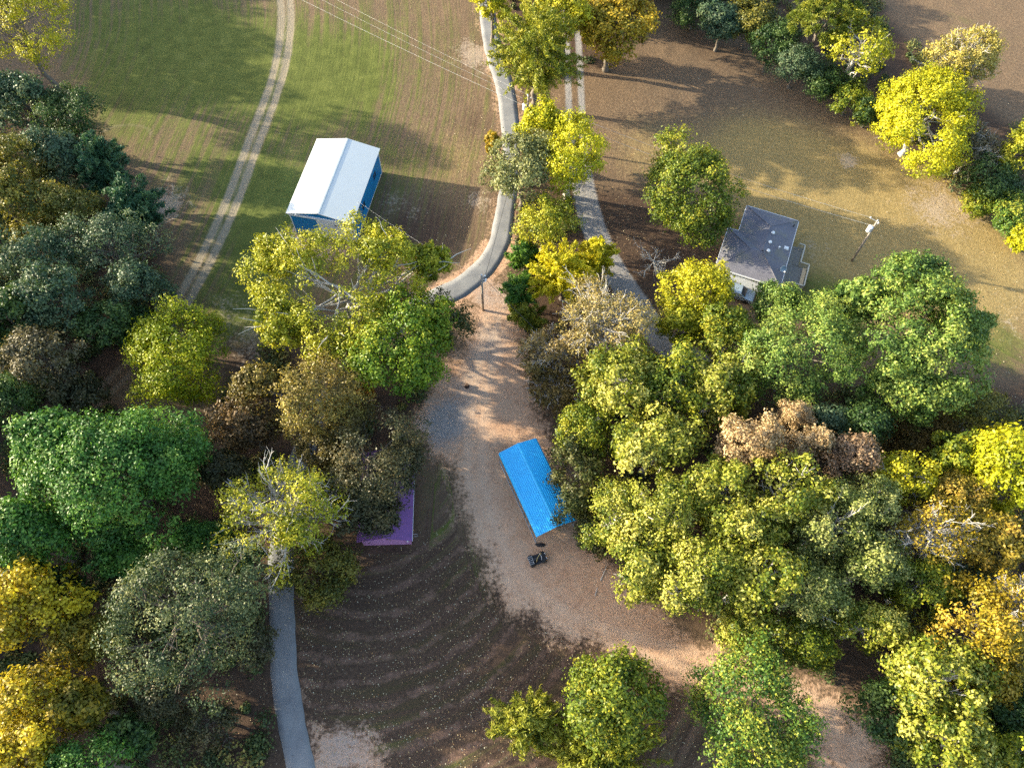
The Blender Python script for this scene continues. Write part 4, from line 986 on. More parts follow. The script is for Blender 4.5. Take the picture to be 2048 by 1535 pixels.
def build_house():
    h = empty('grey_roofed_house', (33.0, 53.74, 0), R(-20.2))
    tag(h, 'small white house with a dark grey hipped roof and a side deck', 'house')
    E = 2.8
    ov = 0.35
    # walls (two rectangles set in from the eaves), as separate sheets
    def box(a, c, nm='wall', M=HWALL):
        return MB().box(a, c).build(nm, M, h)
    X0, X1, Y0, Y1 = -8.3 + ov, -ov, ov, 6.7 - ov
    box((X0, Y0, 0.35), (X1, Y0 + .12, E - .02)); box((X0, Y0 + .12, .35), (X0 + .12, Y1, E - .02))
    box((X0 + .12, Y1 - .12, .35), (-6.9 + ov, Y1, E - .02))
    box((-6.9 + ov, Y1 - .12, .35), (-6.9 + ov + .12, 11.2 - ov, E - .02)); box((-6.9 + ov + .12, 11.2 - ov - .12, .35), (X1, 11.2 - ov, E - .02))
    box((X1 - .12, Y0 + .12, .35), (X1, 11.2 - ov - .12, E - .02))
    FND = mat_plain('block foundation', (0.3, 0.29, 0.28), 0.9, 0.15, 3.0)
    mb = MB(); mb.box((X0 + .03, Y0 + .03, 0), (X1 - .03, Y1 - .03, .345)); mb.box((-6.9 + ov + .03, Y1 - .03, 0), (X1 - .03, 11.2 - ov - .03, .345))
    mb.build('foundation', FND, h)
    # windows on the near wall and the right wall
    for a in (-6.9, -3.6):
        f = MB(); yy = Y0
        f.box((a - .06, yy - .05, 1.9), (a, yy - .001, 2.62)); f.box((a + .9, yy - .05, 1.9), (a + .96, yy - .001, 2.62)); f.box((a, yy - .05, 1.9), (a + .9, yy - .001, 1.96)); f.box((a, yy - .05, 2.56), (a + .9, yy - .001, 2.62))
        fr = f.build('window', WHITE, h)
        MB().box((a, yy - .03, 1.96), (a + .9, yy - .001, 2.56)).build('pane', GLASS, fr)
    d = MB().box((X1 + .001, 4.2, .55), (X1 + .06, 5.1, 2.55)).build('door', HWALL, h)
    MB().tube([(X1 + .06, 4.32, 1.5), (X1 + .13, 4.32, 1.5)], .035, 8).build('handle', STEEL, d)
    f = MB().box((X1 + .001, 7.4, 1.3), (X1 + .05, 8.6, 2.4)).build('window', WHITE, h)
    MB().box((X1 + .05, 7.46, 1.36), (X1 + .056, 8.54, 2.34)).build('pane', GLASS, f)
    # hipped roofs: lower wing 8.3 x 6.7, upper wing 6.9 x 11.2 dying into it
    pitch = 0.40
    T = .06
    z2 = E + 3.35 * pitch
    a = [(-8.3, 0, E), (0, 0, E), (0, 6.7, E), (-8.3, 6.7, E), (-4.95, 3.35, z2), (-3.35, 3.35, z2)]
    def face(pts, nm='roof'):
        mb = MB()
        n = len(pts)
        q = [(p[0], p[1], p[2] - .10) for p in pts]
        mb.poly(list(pts) + q, [tuple(range(n)), tuple(range(n, 2 * n))[::-1]] + [(i, n + i, n + (i + 1) % n, (i + 1) % n)[::-1] for i in range(n)])
        return mb.build(nm, SHING, h)
    s = 0.006
    face([a[0], a[1], a[5], a[4]], 'roof_slope')
    face([a[1], (0, 6.7, E), a[5]], 'roof_slope')
    face([a[3], a[0], a[4]], 'roof_slope')
    face([a[2], a[3], a[4], a[5]], 'roof_slope')
    up = 0.018
    zb = E + 3.45 * pitch + up
    E2 = E + up
    b = [(-6.9, 3.6, E2), (-.004, 3.6, E2), (-.004, 11.2, E2), (-6.9, 11.2, E2), (-3.45, 7.75, zb), (-3.45, 3.6, zb)]
    face([b[1], b[2], b[4], b[5]], 'roof_slope')
    face([b[2], b[3], b[4]], 'roof_slope')
    face([b[3], b[0], b[5], b[4]], 'roof_slope')
    # hip and ridge caps
    for p, q in ((a[0], a[4]), (a[1], a[5]), (b[2], b[4]), (b[3], b[4]), (b[4], (b[5][0], b[5][1], b[5][2])), (a[3], a[4])):
        MB().tube([(p[0], p[1], p[2] + .005), (q[0], q[1], q[2] + .005)], .07, 6).build('ridge_cap', SHING, h)
    # white fascia and drip edge
    out = [(-8.3, 0), (0, 0), (0, 11.2), (-6.9, 11.2), (-6.9, 6.7), (-8.3, 6.7)]
    for i in range(6):
        x0, y0 = out[i]
        x1, y1 = out[(i + 1) % 6]
        dx, dy = x1 - x0, y1 - y0
        l = math.hypot(dx, dy)
        dx, dy = dx / l, dy / l
        nx, ny = dy, -dx
        M = Matrix(((dx, nx, 0, x0), (dy, ny, 0, y0), (0, 0, 1, 0), (0, 0, 0, 1)))
        MB().box((-.05, .003, E - .17), (l + .05, .055, E + .035), M).build('fascia', WHITE, h)
    # soffit
    sf = MB(); sf.box((-8.28, .02, E - .125), (-.02, 6.68, E - .112)); sf.box((-6.88, 6.68, E - .125), (-.02, 11.18, E - .112)); sf.build('soffit', WHITE, h)
    # roof vents
    zr = lambda x, y: E + pitch * min(-x, 99)
    for x, y in ((-3.05, 6.9), (-3.08, 5.3), (-3.0, 3.9)):
        z = E + .4 * 3.0
        MB().lathe([(.14, -.12), (.14, .08), (.23, .1), (.23, .17), (.16, .27), (.02, .31)], (x + .2, y, z), 14).build('roof_vent', LAMPW, h, smooth=False)
    z = E + .4 * 1.5
    MB().lathe([(.06, -.1), (.06, .38), (.12, .38), (.12, .44), (.02, .47)], (-1.57, 5.28, z), 10).build('vent_pipe', LAMPW, h)
    z = E + .4 * .65
    mb = MB(); mb.box((-.9, 5.75, z - .15), (-.35, 6.25, z + .14)); mb.box((-.8, 5.85, z + .14), (-.45, 6.15, z + .24)); mb.build('square_vent', LAMPW, h, .02)
    MB().lathe([(.07, -.1), (.07, .42), (.02, .43)], (-.5, 9.85, E + .25), 10).build('flue_pipe', BLACK, h)
    # satellite dish near the eave
    dish = MB()
    c = Vector((-.35, 2.35, E + .75))
    ax = Vector((.35, -.75, .55)).normalized()
    rot = ax.to_track_quat('Z', 'Y').to_matrix()
    nn, rings = 18, 4
    pts, fs = [], []
    for i in range(rings + 1):
        r_ = .42 * i / rings
        for k in range(nn):
            an = 2 * math.pi * k / nn
            pts.append(c + rot @ Vector((r_ * math.cos(an), r_ * math.sin(an), r_ * r_ * .5)))
    for i in range(rings):
        for k in range(nn):
            k2 = (k + 1) % nn
            fs.append((i * nn + k, i * nn + k2, (i + 1) * nn + k2, (i + 1) * nn + k))
    dish.poly(pts, fs)
    do = dish.build('satellite_dish', mat_plain('blue grey dish', (0.22, 0.32, 0.42), 0.5, 0.06, 3.0), h)
    so = do.modifiers.new('thick', 'SOLIDIFY'); so.thickness = .02
    MB().tube([tuple(c - ax * .05), (-.5, 2.5, E + .25)], .035, 6).build('dish_mast', STEEL, do)
    arm = MB(); arm.tube([tuple(c + rot @ Vector((0, -.4, .05))), tuple(c + ax * .45 + rot @ Vector((0, -.25, 0)))], .025, 6)
    arm.build('dish_arm', STEEL, do)
    tip = c + ax * .45 + rot @ Vector((0, -.25, 0))
    MB().box(tuple(tip - Vector((.08, .08, .05))), tuple(tip + Vector((.08, .08, .07)))).build('receiver', LAMPW, do)
    # deck: a narrow walk along the wall and a wider landing
    dk = empty('wooden_deck', (33.0, 53.74, 0), R(-20.2))
    tag(dk, 'weathered wooden deck with railings along the right side of the white house', 'deck')
    rnd = random.Random(4)
    def plank(x, y0, y1, z, w=.135):
        MB().box((x, y0, z - .035), (x + w, y1, z + rnd.uniform(-.004, .004))).build('plank', DECKW, dk)
    x = X1 + .08
    while x < 1.75:
        plank(x, 1.1 + rnd.uniform(0, .04), 4.0, .52)
        plank(x, 6.02, 9.0 + rnd.uniform(-.04, .0), .52)
        x += .147
    x = X1 + .08
    while x < 2.85:
        plank(x, (4.0 if x < 1.75 else 2.6) + .012, 6.0, .50)
        x += .147
    mb = MB()
    for yy in (1.2, 2.7, 4.0, 5.9, 7.4, 8.8):
        mb.box((X1 + .05, yy, .25), (1.8 if yy != 5.9 else 2.85, yy + .06, .44))
    mb.build('joist', DECKW, dk)
    def rail(p, q):
        p, q = Vector(p), Vector(q)
        d_ = (q - p)
        l = d_.length
        ang = math.atan2(d_.y, d_.x)
        M = Matrix.Translation((p.x, p.y, 0)) @ Matrix.Rotation(ang, 4, 'Z')
        MB().box((0, -.07, 1.38), (l, .07, 1.42), M).build('top_rail', RAILW, dk)
        MB().box((0, -.02, .62), (l, .02, .70), M).build('bottom_rail', RAILW, dk)
        n = max(1, int(l / 1.6))
        for i in range(n + 1):
            xx = .05 + i * (l - .1) / n
            MB().box((xx - .045, -.045, .0), (xx + .045, .045, 1.38), M).build('post', RAILW, dk)
        k = int(l / .16)
        for i in range(1, k):
            xx = i * l / k
            MB().box((xx - .018, -.018, .70), (xx + .018, .018, 1.38), M).build('baluster', RAILW, dk)
    rail((1.1, 8.95), (1.85, 8.95)); rail((1.86, 8.9), (1.86, 6.1)); rail((1.86, 6.05), (2.98, 6.05)); rail((2.98, 6.0), (2.98, 2.55)); rail((2.95, 2.5), (1.85, 2.5)); rail((1.8, 2.45), (1.8, 1.15))
    bn = empty('deck_bench', (33.0, 53.74, 0), R(-20.2))
    tag(bn, 'long tan plank bench against the outer railing of the house deck', 'bench')
    MB().box((2.40, 2.9, .92), (2.62, 5.6, .96)).build('seat_plank', NEWW, bn)
    MB().box((2.63, 2.9, .92), (2.85, 5.6, .96)).build('seat_plank', NEWW, bn)
    for yy in (3.1, 4.25, 5.4):
        MB().box((2.45, yy, .50), (2.80, yy + .08, .92)).build('leg', RAILW, bn)
build_house()

def build_carport():
    cpt = empty('metal_carport', (2.98, 21.62, 0), R(24.8))
    tag(cpt, 'open carport with a bright blue ribbed metal roof beside the dirt drive', 'carport')
    W, Ln, E, K = 4.6, 10.05, 2.5, 3.2
    # roof profile across x with rolled-down eaves; ribs run along the length
    prof = [(-.02, E - .22), (.0, E - .02), (.16, E + .12), (W / 2, K), (W - .16, E + .12), (W, E - .02), (W + .02, E - .22)]
    for s in (0, 1):
        P = prof[:4] if s == 0 else prof[3:]
        mb = MB()
        top = []
        # resample with ribs
        pts = []
        for (x0, z0), (x1, z1) in zip(P[:-1], P[1:]):
            L = math.hypot(x1 - x0, z1 - z0)
            n = max(1, round(L / .23))
            for i in range(n):
                t0, t1 = i / n, (i + 1) / n
                xa, za = x0 + (x1 - x0) * t0, z0 + (z1 - z0) * t0
                xb, zb = x0 + (x1 - x0) * t1, z0 + (z1 - z0) * t1
                nx, nz = -(z1 - z0) / L, (x1 - x0) / L
                pts.append((xa, za))
                if L > 1:
                    for f, hh in ((.62, 0), (.70, .06), (.88, .06), (.96, 0)):
                        pts.append((xa + (xb - xa) * f + nx * hh, za + (zb - za) * f + nz * hh))
        pts.append(P[-1])
        if s == 0:
            pts[-1] = (pts[-1][0] - .004, pts[-1][1])
        else:
            pts[0] = (pts[0][0] + .004, pts[0][1])
        n = len(pts)
        v = [(x, -.1, z) for x, z in pts] + [(x, Ln + .1, z) for x, z in pts] + [(x, -.1, z - .025) for x, z in pts] + [(x, Ln + .1, z - .025) for x, z in pts]
        f = []
        for i in range(n - 1):
            f += [(i, i + 1, n + i + 1, n + i), (2 * n + i + 1, 2 * n + i, 3 * n + i, 3 * n + i + 1), (i + 1, i, 2 * n + i, 2 * n + i + 1), (n + i, n + i + 1, 3 * n + i + 1, 3 * n + i)]
        mb.poly(v, f)
        mb.build('roof_panel', BLUER, cpt)
    mb = MB()
    mb.slab([(W / 2 - .16, -.11, K + .0), (W / 2, -.11, K + .06), (W / 2, Ln + .11, K + .06), (W / 2 - .16, Ln + .11, K)], .012)
    mb.slab([(W / 2, -.11, K + .06), (W / 2 + .16, -.11, K), (W / 2 + .16, Ln + .11, K), (W / 2, Ln + .11, K + .06)], .012)
    mb.build('ridge_cap', BLUER, cpt)
    n = 7
    for i in range(n):
        y = .05 + i * (Ln - .1) / (n - 1)
        for x in (.04, W - .04):
            MB().box((x - .035, y - .035, .07), (x + .035, y + .035, E - .1)).build('post', STEEL, cpt)
        m2 = MB(); m2.tube([(.04, y, E - .1), (.2, y, E + .03), (W / 2, y, K - .07), (W - .2, y, E + .03), (W - .04, y, E - .1)], .035, 6)
        m2.build('rafter', STEEL, cpt)
        for x, s in ((.04, 1), (W - .04, -1)):
            MB().tube([(x, y, E - .75), (x + s * .62, y, E + .12)], .022, 6).build('brace', STEEL, cpt)
    for x in (.04, W - .04):
        MB().box((x - .04, -.05, .0), (x + .04, Ln + .05, .07)).build('base_rail', STEEL, cpt)
build_carport()

def build_purple():
    p = empty('purple_house', (-10.0, 20.75, 0), R(3))
    tag(p, 'low building with a purple shingled roof and mauve gable wall under an oak', 'house')
    W, Ln, E, K = 5.8, 10.0, 2.6, 3.85
    dz = (K - E) / (W / 2)
    mb = MB()
    q = [(-W + .35, .35, 0), (-.35, .35, 0), (-.35, .35, E), (-W / 2, .35, K - .2), (-W + .35, .35, E)]
    r_ = [(x, y + .12, z) for x, y, z in q]
    mb.poly(q + r_, [(0, 1, 2, 3, 4), (9, 8, 7, 6, 5), (0, 5, 6, 1), (1, 6, 7, 2), (2, 7, 8, 3), (3, 8, 9, 4), (4, 9, 5, 0)])
    mb.build('wall', PURW, p)
    mb = MB(); q = [(x, y + Ln - .8, z) for x, y, z in q]; r_ = [(x, y + .12, z) for x, y, z in q]
    mb.poly(q + r_, [(0, 1, 2, 3, 4), (9, 8, 7, 6, 5), (0, 5, 6, 1), (1, 6, 7, 2), (2, 7, 8, 3), (3, 8, 9, 4), (4, 9, 5, 0)])
    mb.build('wall', PURW, p)
    MB().box((-.47, .47, 0), (-.35, Ln - .45, E)).build('wall', PURW, p)
    MB().box((-W + .35, .47, 0), (-W + .47, Ln - .45, E)).build('wall', PURW, p)
    # clapboards on the near gable, stepped
    cb = MB()
    for i in range(15):
        z = .06 + i * .17
        cb.slab([(-W + .36, .325, z + .165), (-.36, .325, z + .165), (-.36, .349, z + .165), (-W + .36, .349, z + .165)], .12)
    cl = cb.build('clapboard', PURW, p); cl['kind'] = 'stuff'
    rnd = random.Random(9)
    for s in (0, 1):
        rp = MB()
        xe = .0 if s else -W
        ze = E - dz * .0 - .06
        quad = [(-W / 2 + .005, 0, K), (xe, 0, ze), (xe, Ln, ze), (-W / 2 + .005, Ln, K)] if s else [(xe, 0, ze), (-W / 2 - .005, 0, K), (-W / 2 - .005, Ln, K), (xe, Ln, ze)]
        rp.slab(quad, .08)
        ro = rp.build('roof_slope', PURR, p)
        # horizontal courses, each a proud strip broken into uneven lengths
        cs = MB()
        L = math.hypot(W / 2, K - ze)
        nC = 13
        for i in range(nC):
            f0, f1 = i / nC, (i + 1) / nC
            y = 0.01
            while y < Ln - .02:
                y2 = min(Ln - .01, y + rnd.uniform(.7, 1.4))
                d = .012 + rnd.random() * .012
                xa = -W / 2 + (xe + W / 2) * f0; za = K + (ze - K) * f0
                xb = -W / 2 + (xe + W / 2) * f1; zb = K + (ze - K) * f1
                A_, B_ = (xa, za + .004), (xb, zb + d + .004)
                pts = [(A_[0], y, A_[1]), (B_[0], y, B_[1]), (B_[0], y2 - .012, B_[1]), (A_[0], y2 - .012, A_[1])]
                if s == 0:
                    pts = pts[::-1]
                cs.slab(pts, .004)
                y = y2
        sh = cs.build('shingle', PURR, ro)
        sh['kind'] = 'stuff'
    MB().tube([(-W / 2, -.01, K + .01), (-W / 2, Ln + .01, K + .01)], .06, 6).build('ridge_cap', PURR, p)
    MB().box((.003, .0, E - .19), (.035, Ln, E - .04)).build('fascia', WHITE, p)
    mb = MB(); mb.box((-.62, .22, E - .3), (-.5, .34, E - .18)); mb.lathe([(.05, 0), (.11, .06), (.11, .16), (.03, .2)], (-.5, .1, E - .45), 10)
    mb.build('flood_lamp', LAMPW, p)
    MB().lathe([(.07, 0), (.07, .25), (.02, .26)], (-W / 2 + .25, .6, K - .15), 10).build('vent_pipe', BLACK, p)
    MB().tube([(-.1, 1.2, 0), (.3, 1.2, 0), (.3, 1.2, .9), (-.1, 1.2, .9)], .025, 6).build('hose_bracket', STEEL, p)
build_purple()

# ------------------------------------------------------------------ poles and wires
def pole(name, x, y, h, label, transformer=None, arms=(), lean=(0, 0)):
    p = empty(name, (x, y, 0))
    tag(p, label, 'utility pole', 'utility poles')
    MB().tube([(0, 0, -.2), (lean[0] * .5, lean[1] * .5, h * .5), (lean[0], lean[1], h)], [.16, .14, .11], 10).build('shaft', POLEW, p, smooth=True)
    MB().lathe([(.12, 0), (.10, .05), (.01, .07)], (lean[0], lean[1], h - .005), 10).build('pole_cap', STEEL, p)
    for ang, z, L in arms:
        dx, dy = math.cos(R(ang)), math.sin(R(ang))
        a = MB()
        a.tube([(lean[0], lean[1], z), (lean[0] + dx * L, lean[1] + dy * L, z + .08)], .04, 6)
        ar = a.build('bracket', STEEL, p)
        MB().lathe([(.04, 0), (.09, .05), (.05, .1), (.09, .15), (.03, .22)], (lean[0] + dx * L, lean[1] + dy * L, z + .08), 10).build('insulator', LAMPW, ar)
    if transformer:
        ang, z = transformer
        dx, dy = math.cos(R(ang)) * .44, math.sin(R(ang)) * .44
        c = (lean[0] + dx, lean[1] + dy, z)
        t = MB().lathe([(.24, 0), (.29, .04), (.29, .78), (.32, .80), (.32, .85), (.2, .93), (.05, .95)], c, 16).build('transformer', LAMPW, p)
        for k in (-.11, .11):
            MB().lathe([(.035, 0), (.06, .06), (.035, .1), (.06, .16), (.02, .26)], (c[0] + k, c[1], z + .9), 8).build('bushing', STEEL, t)
        MB().box((min(0, dx) + lean[0] - .03 + .05, lean[1] + dy * .5 - .05, z + .3), (max(0, dx) + lean[0] + .03 - .05, lean[1] + dy * .5 + .05, z + .5)).build('hanger', STEEL, t)
    return p
pole('transformer_pole', 1.16, 79.3, 8.6, 'wooden utility pole with a white transformer above the bright yellow trees', (190, 6.4), ((100, 8.3, .35), (10, 8.1, .35)))
pole('transformer_pole', 44.28, 60.26, 8.0, 'wooden utility pole with a white transformer standing alone on the gold field', (200, 6.1), ((150, 7.8, .9), (20, 7.2, .4)), (-.15, .12))
pole('service_pole', -3.89, 51.07, 7.6, 'plain wooden utility pole without transformer at the driveway bend', None, ((10, 7.2, .4), (0, 6.6, .5), (20, 6.0, .45)))

WIRE = mat_plain('bare wire', (0.55, 0.55, 0.53), 0.4, 0.05, 5.0, metal=0.3)
CABLE = mat_plain('dark service cable', (0.05, 0.05, 0.05), 0.6, 0.05, 5.0)
def wire(p, q, sag, r, label, mat, group=None):
    p, q = Vector(p), Vector(q)
    pts = []
    n = 26
    for i in range(n + 1):
        t = i / n
        v = p.lerp(q, t)
        v.z -= sag * 4 * t * (1 - t)
        pts.append(v)
    o = MB().tube(pts, r, 5).build('power_line', mat)
    tag(o, label, 'wire', group)
GW = 'power lines crossing the hay field'
wire((-95, 148, 9.0), (1.1, 79.65, 8.5), 2.0, .007, 'uppermost pale wire crossing the hay field to the transformer pole', WIRE, GW)
wire((-95, 146, 8.4), (1.05, 79.3, 7.9), 2.0, .007, 'middle pale wire crossing the hay field to the transformer pole', WIRE, GW)
wire((-95, 142.5, 7.6), (1.0, 79.2, 6.9), 1.8, .010, 'lowest and thickest pale wire crossing the hay field', WIRE, GW)
GW2 = 'power lines over the dry field'
wire((1.3, 79.5, 8.3), (43.4, 60.9, 7.9), 1.0, .011, 'upper wire over the dry field between the two transformer poles', WIRE, GW2)
wire((1.3, 79.3, 6.9), (44.2, 60.3, 7.0), 1.1, .013, 'lower wire over the dry field between the two transformer poles', WIRE, GW2)
wire((1.16, 79.2, 6.6), (-3.5, 51.1, 7.25), .9, .035, 'dark service cable hanging above the driveway', CABLE)
wire((-3.6, 51.1, 6.8), (-20.2, 64.0, 4.55), .7, .006, 'thin pale wire from the plain pole to the blue barn', WIRE)
wire((-3.4, 51.1, 6.6), (3.6, 44.6, 4.6), .2, .022, 'short dark cable from the plain pole down into the evergreens', CABLE)

# ------------------------------------------------------------------ small things on the dirt
def build_atv():
    a = empty('quad_bike', (3.2, 19.75, 0), R(21))
    tag(a, 'small black quad bike with a yellow bar parked by the carport', 'quad bike')
    for x, w in ((-.66, .26), (.62, .22)):
        for y in (-.48, .48):
            r = .30
            t = MB().lathe([(.16, -w / 2), (r - .04, -w / 2), (r, -w / 2 + .05), (r, w / 2 - .05), (r - .04, w / 2), (.16, w / 2)], (x, y, r), 18, 'Y').build('wheel', BLACK, a)
            MB().lathe([(.03, -w / 2 + .02), (.15, -w / 2 + .04), (.15, w / 2 - .04), (.03, w / 2 - .02)], (x, y, r), 12, 'Y').build('rim', STEEL, t)
    MB().box((-.85, -.20, .34), (.78, .20, .58)).build('body', BLACK, a, .05)
    for s_ in (-1, 1):
        MB().box((-.45, .36 * s_ - .17, .28), (.42, .36 * s_ + .17, .33)).build('footwell', BLACK, a, .02)
    MB().poly([(-.95, -.52, .62), (-.42, -.52, .66), (-.42, .52, .66), (-.95, .52, .62), (-.95, -.5, .56), (-.42, -.5, .58), (-.42, .5, .58), (-.95, .5, .56)], [(0, 1, 2, 3), (7, 6, 5, 4), (0, 4, 5, 1), (1, 5, 6, 2), (2, 6, 7, 3), (3, 7, 4, 0)]).build('mudguard', BLACK, a, .03)
    MB().poly([(.38, -.48, .66), (.92, -.46, .60), (.92, .46, .60), (.38, .48, .66), (.38, -.46, .58), (.92, -.44, .54), (.92, .44, .54), (.38, .46, .58)], [(0, 1, 2, 3), (7, 6, 5, 4), (0, 4, 5, 1), (1, 5, 6, 2), (2, 6, 7, 3), (3, 7, 4, 0)]).build('mudguard', BLACK, a, .03)
    MB().box((-.55, -.15, .60), (.12, .15, .76)).build('seat', BLACK, a, .06)
    rk = MB()
    for y in (-.4, -.2, 0, .2, .4):
        rk.tube([(-.98, y, .72), (-.55, y, .74)], .014, 6)
    rk.tube([(-.98, -.42, .72), (-.98, .42, .72)], .016, 6); rk.tube([(-.55, -.42, .74), (-.55, .42, .74)], .016, 6)
    rk.build('rear_rack', CHROME, a)
    MB().tube([(.30, -.36, .95), (.36, -.2, 1.0), (.42, 0, .98), (.36, .2, 1.0), (.30, .36, .95)], .022, 8).build('handlebar', CHROME, a)
    MB().tube([(.45, 0, .55), (.40, 0, .98)], .03, 8).build('steering_column', STEEL, a)
    MB().tube([(-.25, -.32, .8), (-.2, -.26, .98), (.0, .0, 1.12), (.3, .22, 1.1), (.5, .28, .95), (.52, .4, .7)], .028, 8).build('yellow_bar', YELP, a)
    for y in (-.25, .25):
        MB().lathe([(.07, 0), (.08, .05), (.03, .07)], (.9, y, .55), 10, 'X').build('headlight', LAMPW, a)
build_atv()

def lump(name, loc, size, mat, label, cat, seed, sub=3, amp=.25):
    import bmesh
    bm = bmesh.new()
    bmesh.ops.create_icosphere(bm, subdivisions=sub, radius=1)
    rnd = np.random.default_rng(seed)
    ph = rnd.random(6) * 6
    for v in bm.verts:
        c = v.co
        k = 1 + amp * (math.sin(c.x * 3 + ph[0]) * math.cos(c.y * 4 + ph[1]) + .6 * math.sin(c.z * 5 + c.x * 6 + ph[2]))
        v.co = Vector((c.x * size[0] * k, c.y * size[1] * k, max(c.z, -.35) * size[2] * k))
    me = bpy.data.meshes.new(name)
    bm.to_mesh(me)
    bm.free()
    me.materials.append(mat)
    me.polygons.foreach_set('use_smooth', np.ones(len(me.polygons), dtype=bool))
    o = link(bpy.data.objects.new(name, me))
    o.location = loc
    tag(o, label, cat)
    return o
lump('black_heap', (3.55, 21.35, .04), (.55, .2, .22), BLACK, 'small black crumpled tarp on the dirt at the carport corner', 'heap', 2)  # low black lump at the dark patch beside the carport post
# stump with bark and a cut face
st = empty('tree_stump', (-5.36, 40.3, 0), R(20))
tag(st, 'small dark tree stump alone on the gravel yard', 'stump')
MB().tube([(0, 0, -.05), (.01, .03, .12), (.02, .05, .38)], [.34, .24, .2], 12).build('bark', mat_plain('dark bark', (0.055, 0.03, 0.022), 0.9, 0.3, 6.0, bump=.5), st)
MB().lathe([(.19, 0), (.18, .012), (.02, .014)], (.02, .05, .382), 12).build('cut_face', mat_plain('cut wood', (0.12, 0.07, 0.045), 0.85, 0.25, 8.0), st)
# loose limbs by the carport
def stick(x, y, ang, L, r, label):
    rnd = random.Random(int(x * 10))
    pts = [(0, 0, r)]
    for i in range(1, 5):
        pts.append((L * i / 4, rnd.uniform(-.08, .08) * L, r + .03 * i))
    mb = MB().tube(pts, [r, r * .9, r * .75, r * .6, r * .3], 7)
    mb.tube([pts[2], (pts[2][0] + L * .2, pts[2][1] + L * .16, .1)], [r * .6, r * .25], 6)
    o = mb.build('fallen_branch', BARK_PALE)
    o.location = (x, y, 0)
    o.rotation_euler = (0, 0, R(ang))
    tag(o, label, 'branch')
stick(9.9, 17.7, 70, 1.7, .06, 'upper pale fallen branch on the dirt right of the quad bike')
stick(9.3, 16.1, 75, .9, .05, 'shorter pale fallen branch on the dirt right of the quad bike')
# flattened white scraps by the barn and left wood
TRIM = mat_plain('pale trim offcut', (0.66, 0.63, 0.58), 0.7, 0.1, 3.0)
tm = MB().box((-.9, -.1, .02), (.9, .1, .12), Matrix.Translation((-29.6, 61.6, 0)) @ Matrix.Rotation(R(-8), 4, 'Z')).build('timber_offcut', TRIM)
tag(tm, 'pale timber offcut lying at the left corner of the blue barn', 'timber')

# parked car half hidden under the trees near the house
def build_car():
    c = empty('parked_car', (28.3, 54.4, 0), R(-22))
    tag(c, 'silver blue car mostly hidden by leaves below the white house wall', 'car')
    PAINT = mat_plain('silver blue car paint', (0.32, 0.40, 0.48), 0.3, 0.04, 1.0, metal=0.3, spec=0.6)
    prof = [(-2.2, .35), (-2.25, .75), (-2.05, .95), (-1.35, 1.0), (-.85, 1.42), (.45, 1.45), (1.15, 1.0), (2.1, .85), (2.25, .6), (2.2, .35)]
    n = len(prof)
    v, f = [], []
    rows = [(-.85, .93), (-.8, 1.0), (.8, 1.0), (.85, .93)]
    for y, k in rows:
        for x, z in prof:
            yy = y * (.82 if z > 1.1 else 1)
            v.append((x * (1 if k == 1 else .985), yy, z if k == 1 else .35 + (z - .35) * .97))
    for r in range(3):
        for i in range(n - 1):
            f.append((r * n + i, (r + 1) * n + i, (r + 1) * n + i + 1, r * n + i + 1))
        f.append((r * n + n - 1, (r + 1) * n + n - 1, (r + 1) * n, r * n))
    f.append(tuple(range(n)))
    f.append(tuple(range(3 * n, 4 * n))[::-1])
    MB().poly(v, f).build('body', PAINT, c, .03)
    MB().slab([(.5, -.62, 1.43), (1.12, -.7, 1.03), (1.12, .7, 1.03), (.5, .62, 1.43)], -.012).build('windscreen', GLASS, c)
    MB().slab([(-1.3, -.7, 1.04), (-.88, -.62, 1.41), (-.88, .62, 1.41), (-1.3, .7, 1.04)], -.012).build('rear_window', GLASS, c)
    for s in (-1, 1):
        MB().poly([(-.95, s * .79, 1.02), (.95, s * .79, 1.02), (.4, s * .70, 1.38), (-.75, s * .70, 1.38)], [(0, 1, 2, 3) if s < 0 else (3, 2, 1, 0)]).build('side_window', GLASS, c)
    for x in (-1.4, 1.4):
        for s in (-1, 1):
            w = MB().lathe([(.2, -.1), (.31, -.1), (.33, -.06), (.33, .06), (.31, .1), (.2, .1)], (x, s * .8, .33), 16, 'Y').build('wheel', BLACK, c)
            MB().lathe([(.03, -.09), (.19, -.08), (.19, .08), (.03, .09)], (x, s * .8, .33), 12, 'Y').build('rim', STEEL, w)
build_car()

# ------------------------------------------------------------------ trees
def unit(v):
    return v / (np.linalg.norm(v, axis=-1, keepdims=True) + 1e-9)

def leaf_quads(P, N, L, Wd, rng, axis=None):
    """diamond leaf quads at P with normals N; axis = preferred long direction"""
    n = len(P)
    a = rng.normal(size=(n, 3)) if axis is None else axis + 0.35 * rng.normal(size=(n, 3))
    a = unit(a - N * np.sum(a * N, 1, keepdims=True))
    b = np.cross(N, a)
    L = L[:, None]
    Wd = Wd[:, None]
    bend = N * (L * 0.18)
    v = np.stack([P - a * L, P + b * Wd - a * L * .1 + bend, P + a * L, P - b * Wd - a * L * .1 + bend], 1)
    return v.reshape(-1, 3), np.arange(n * 4).reshape(n, 4)

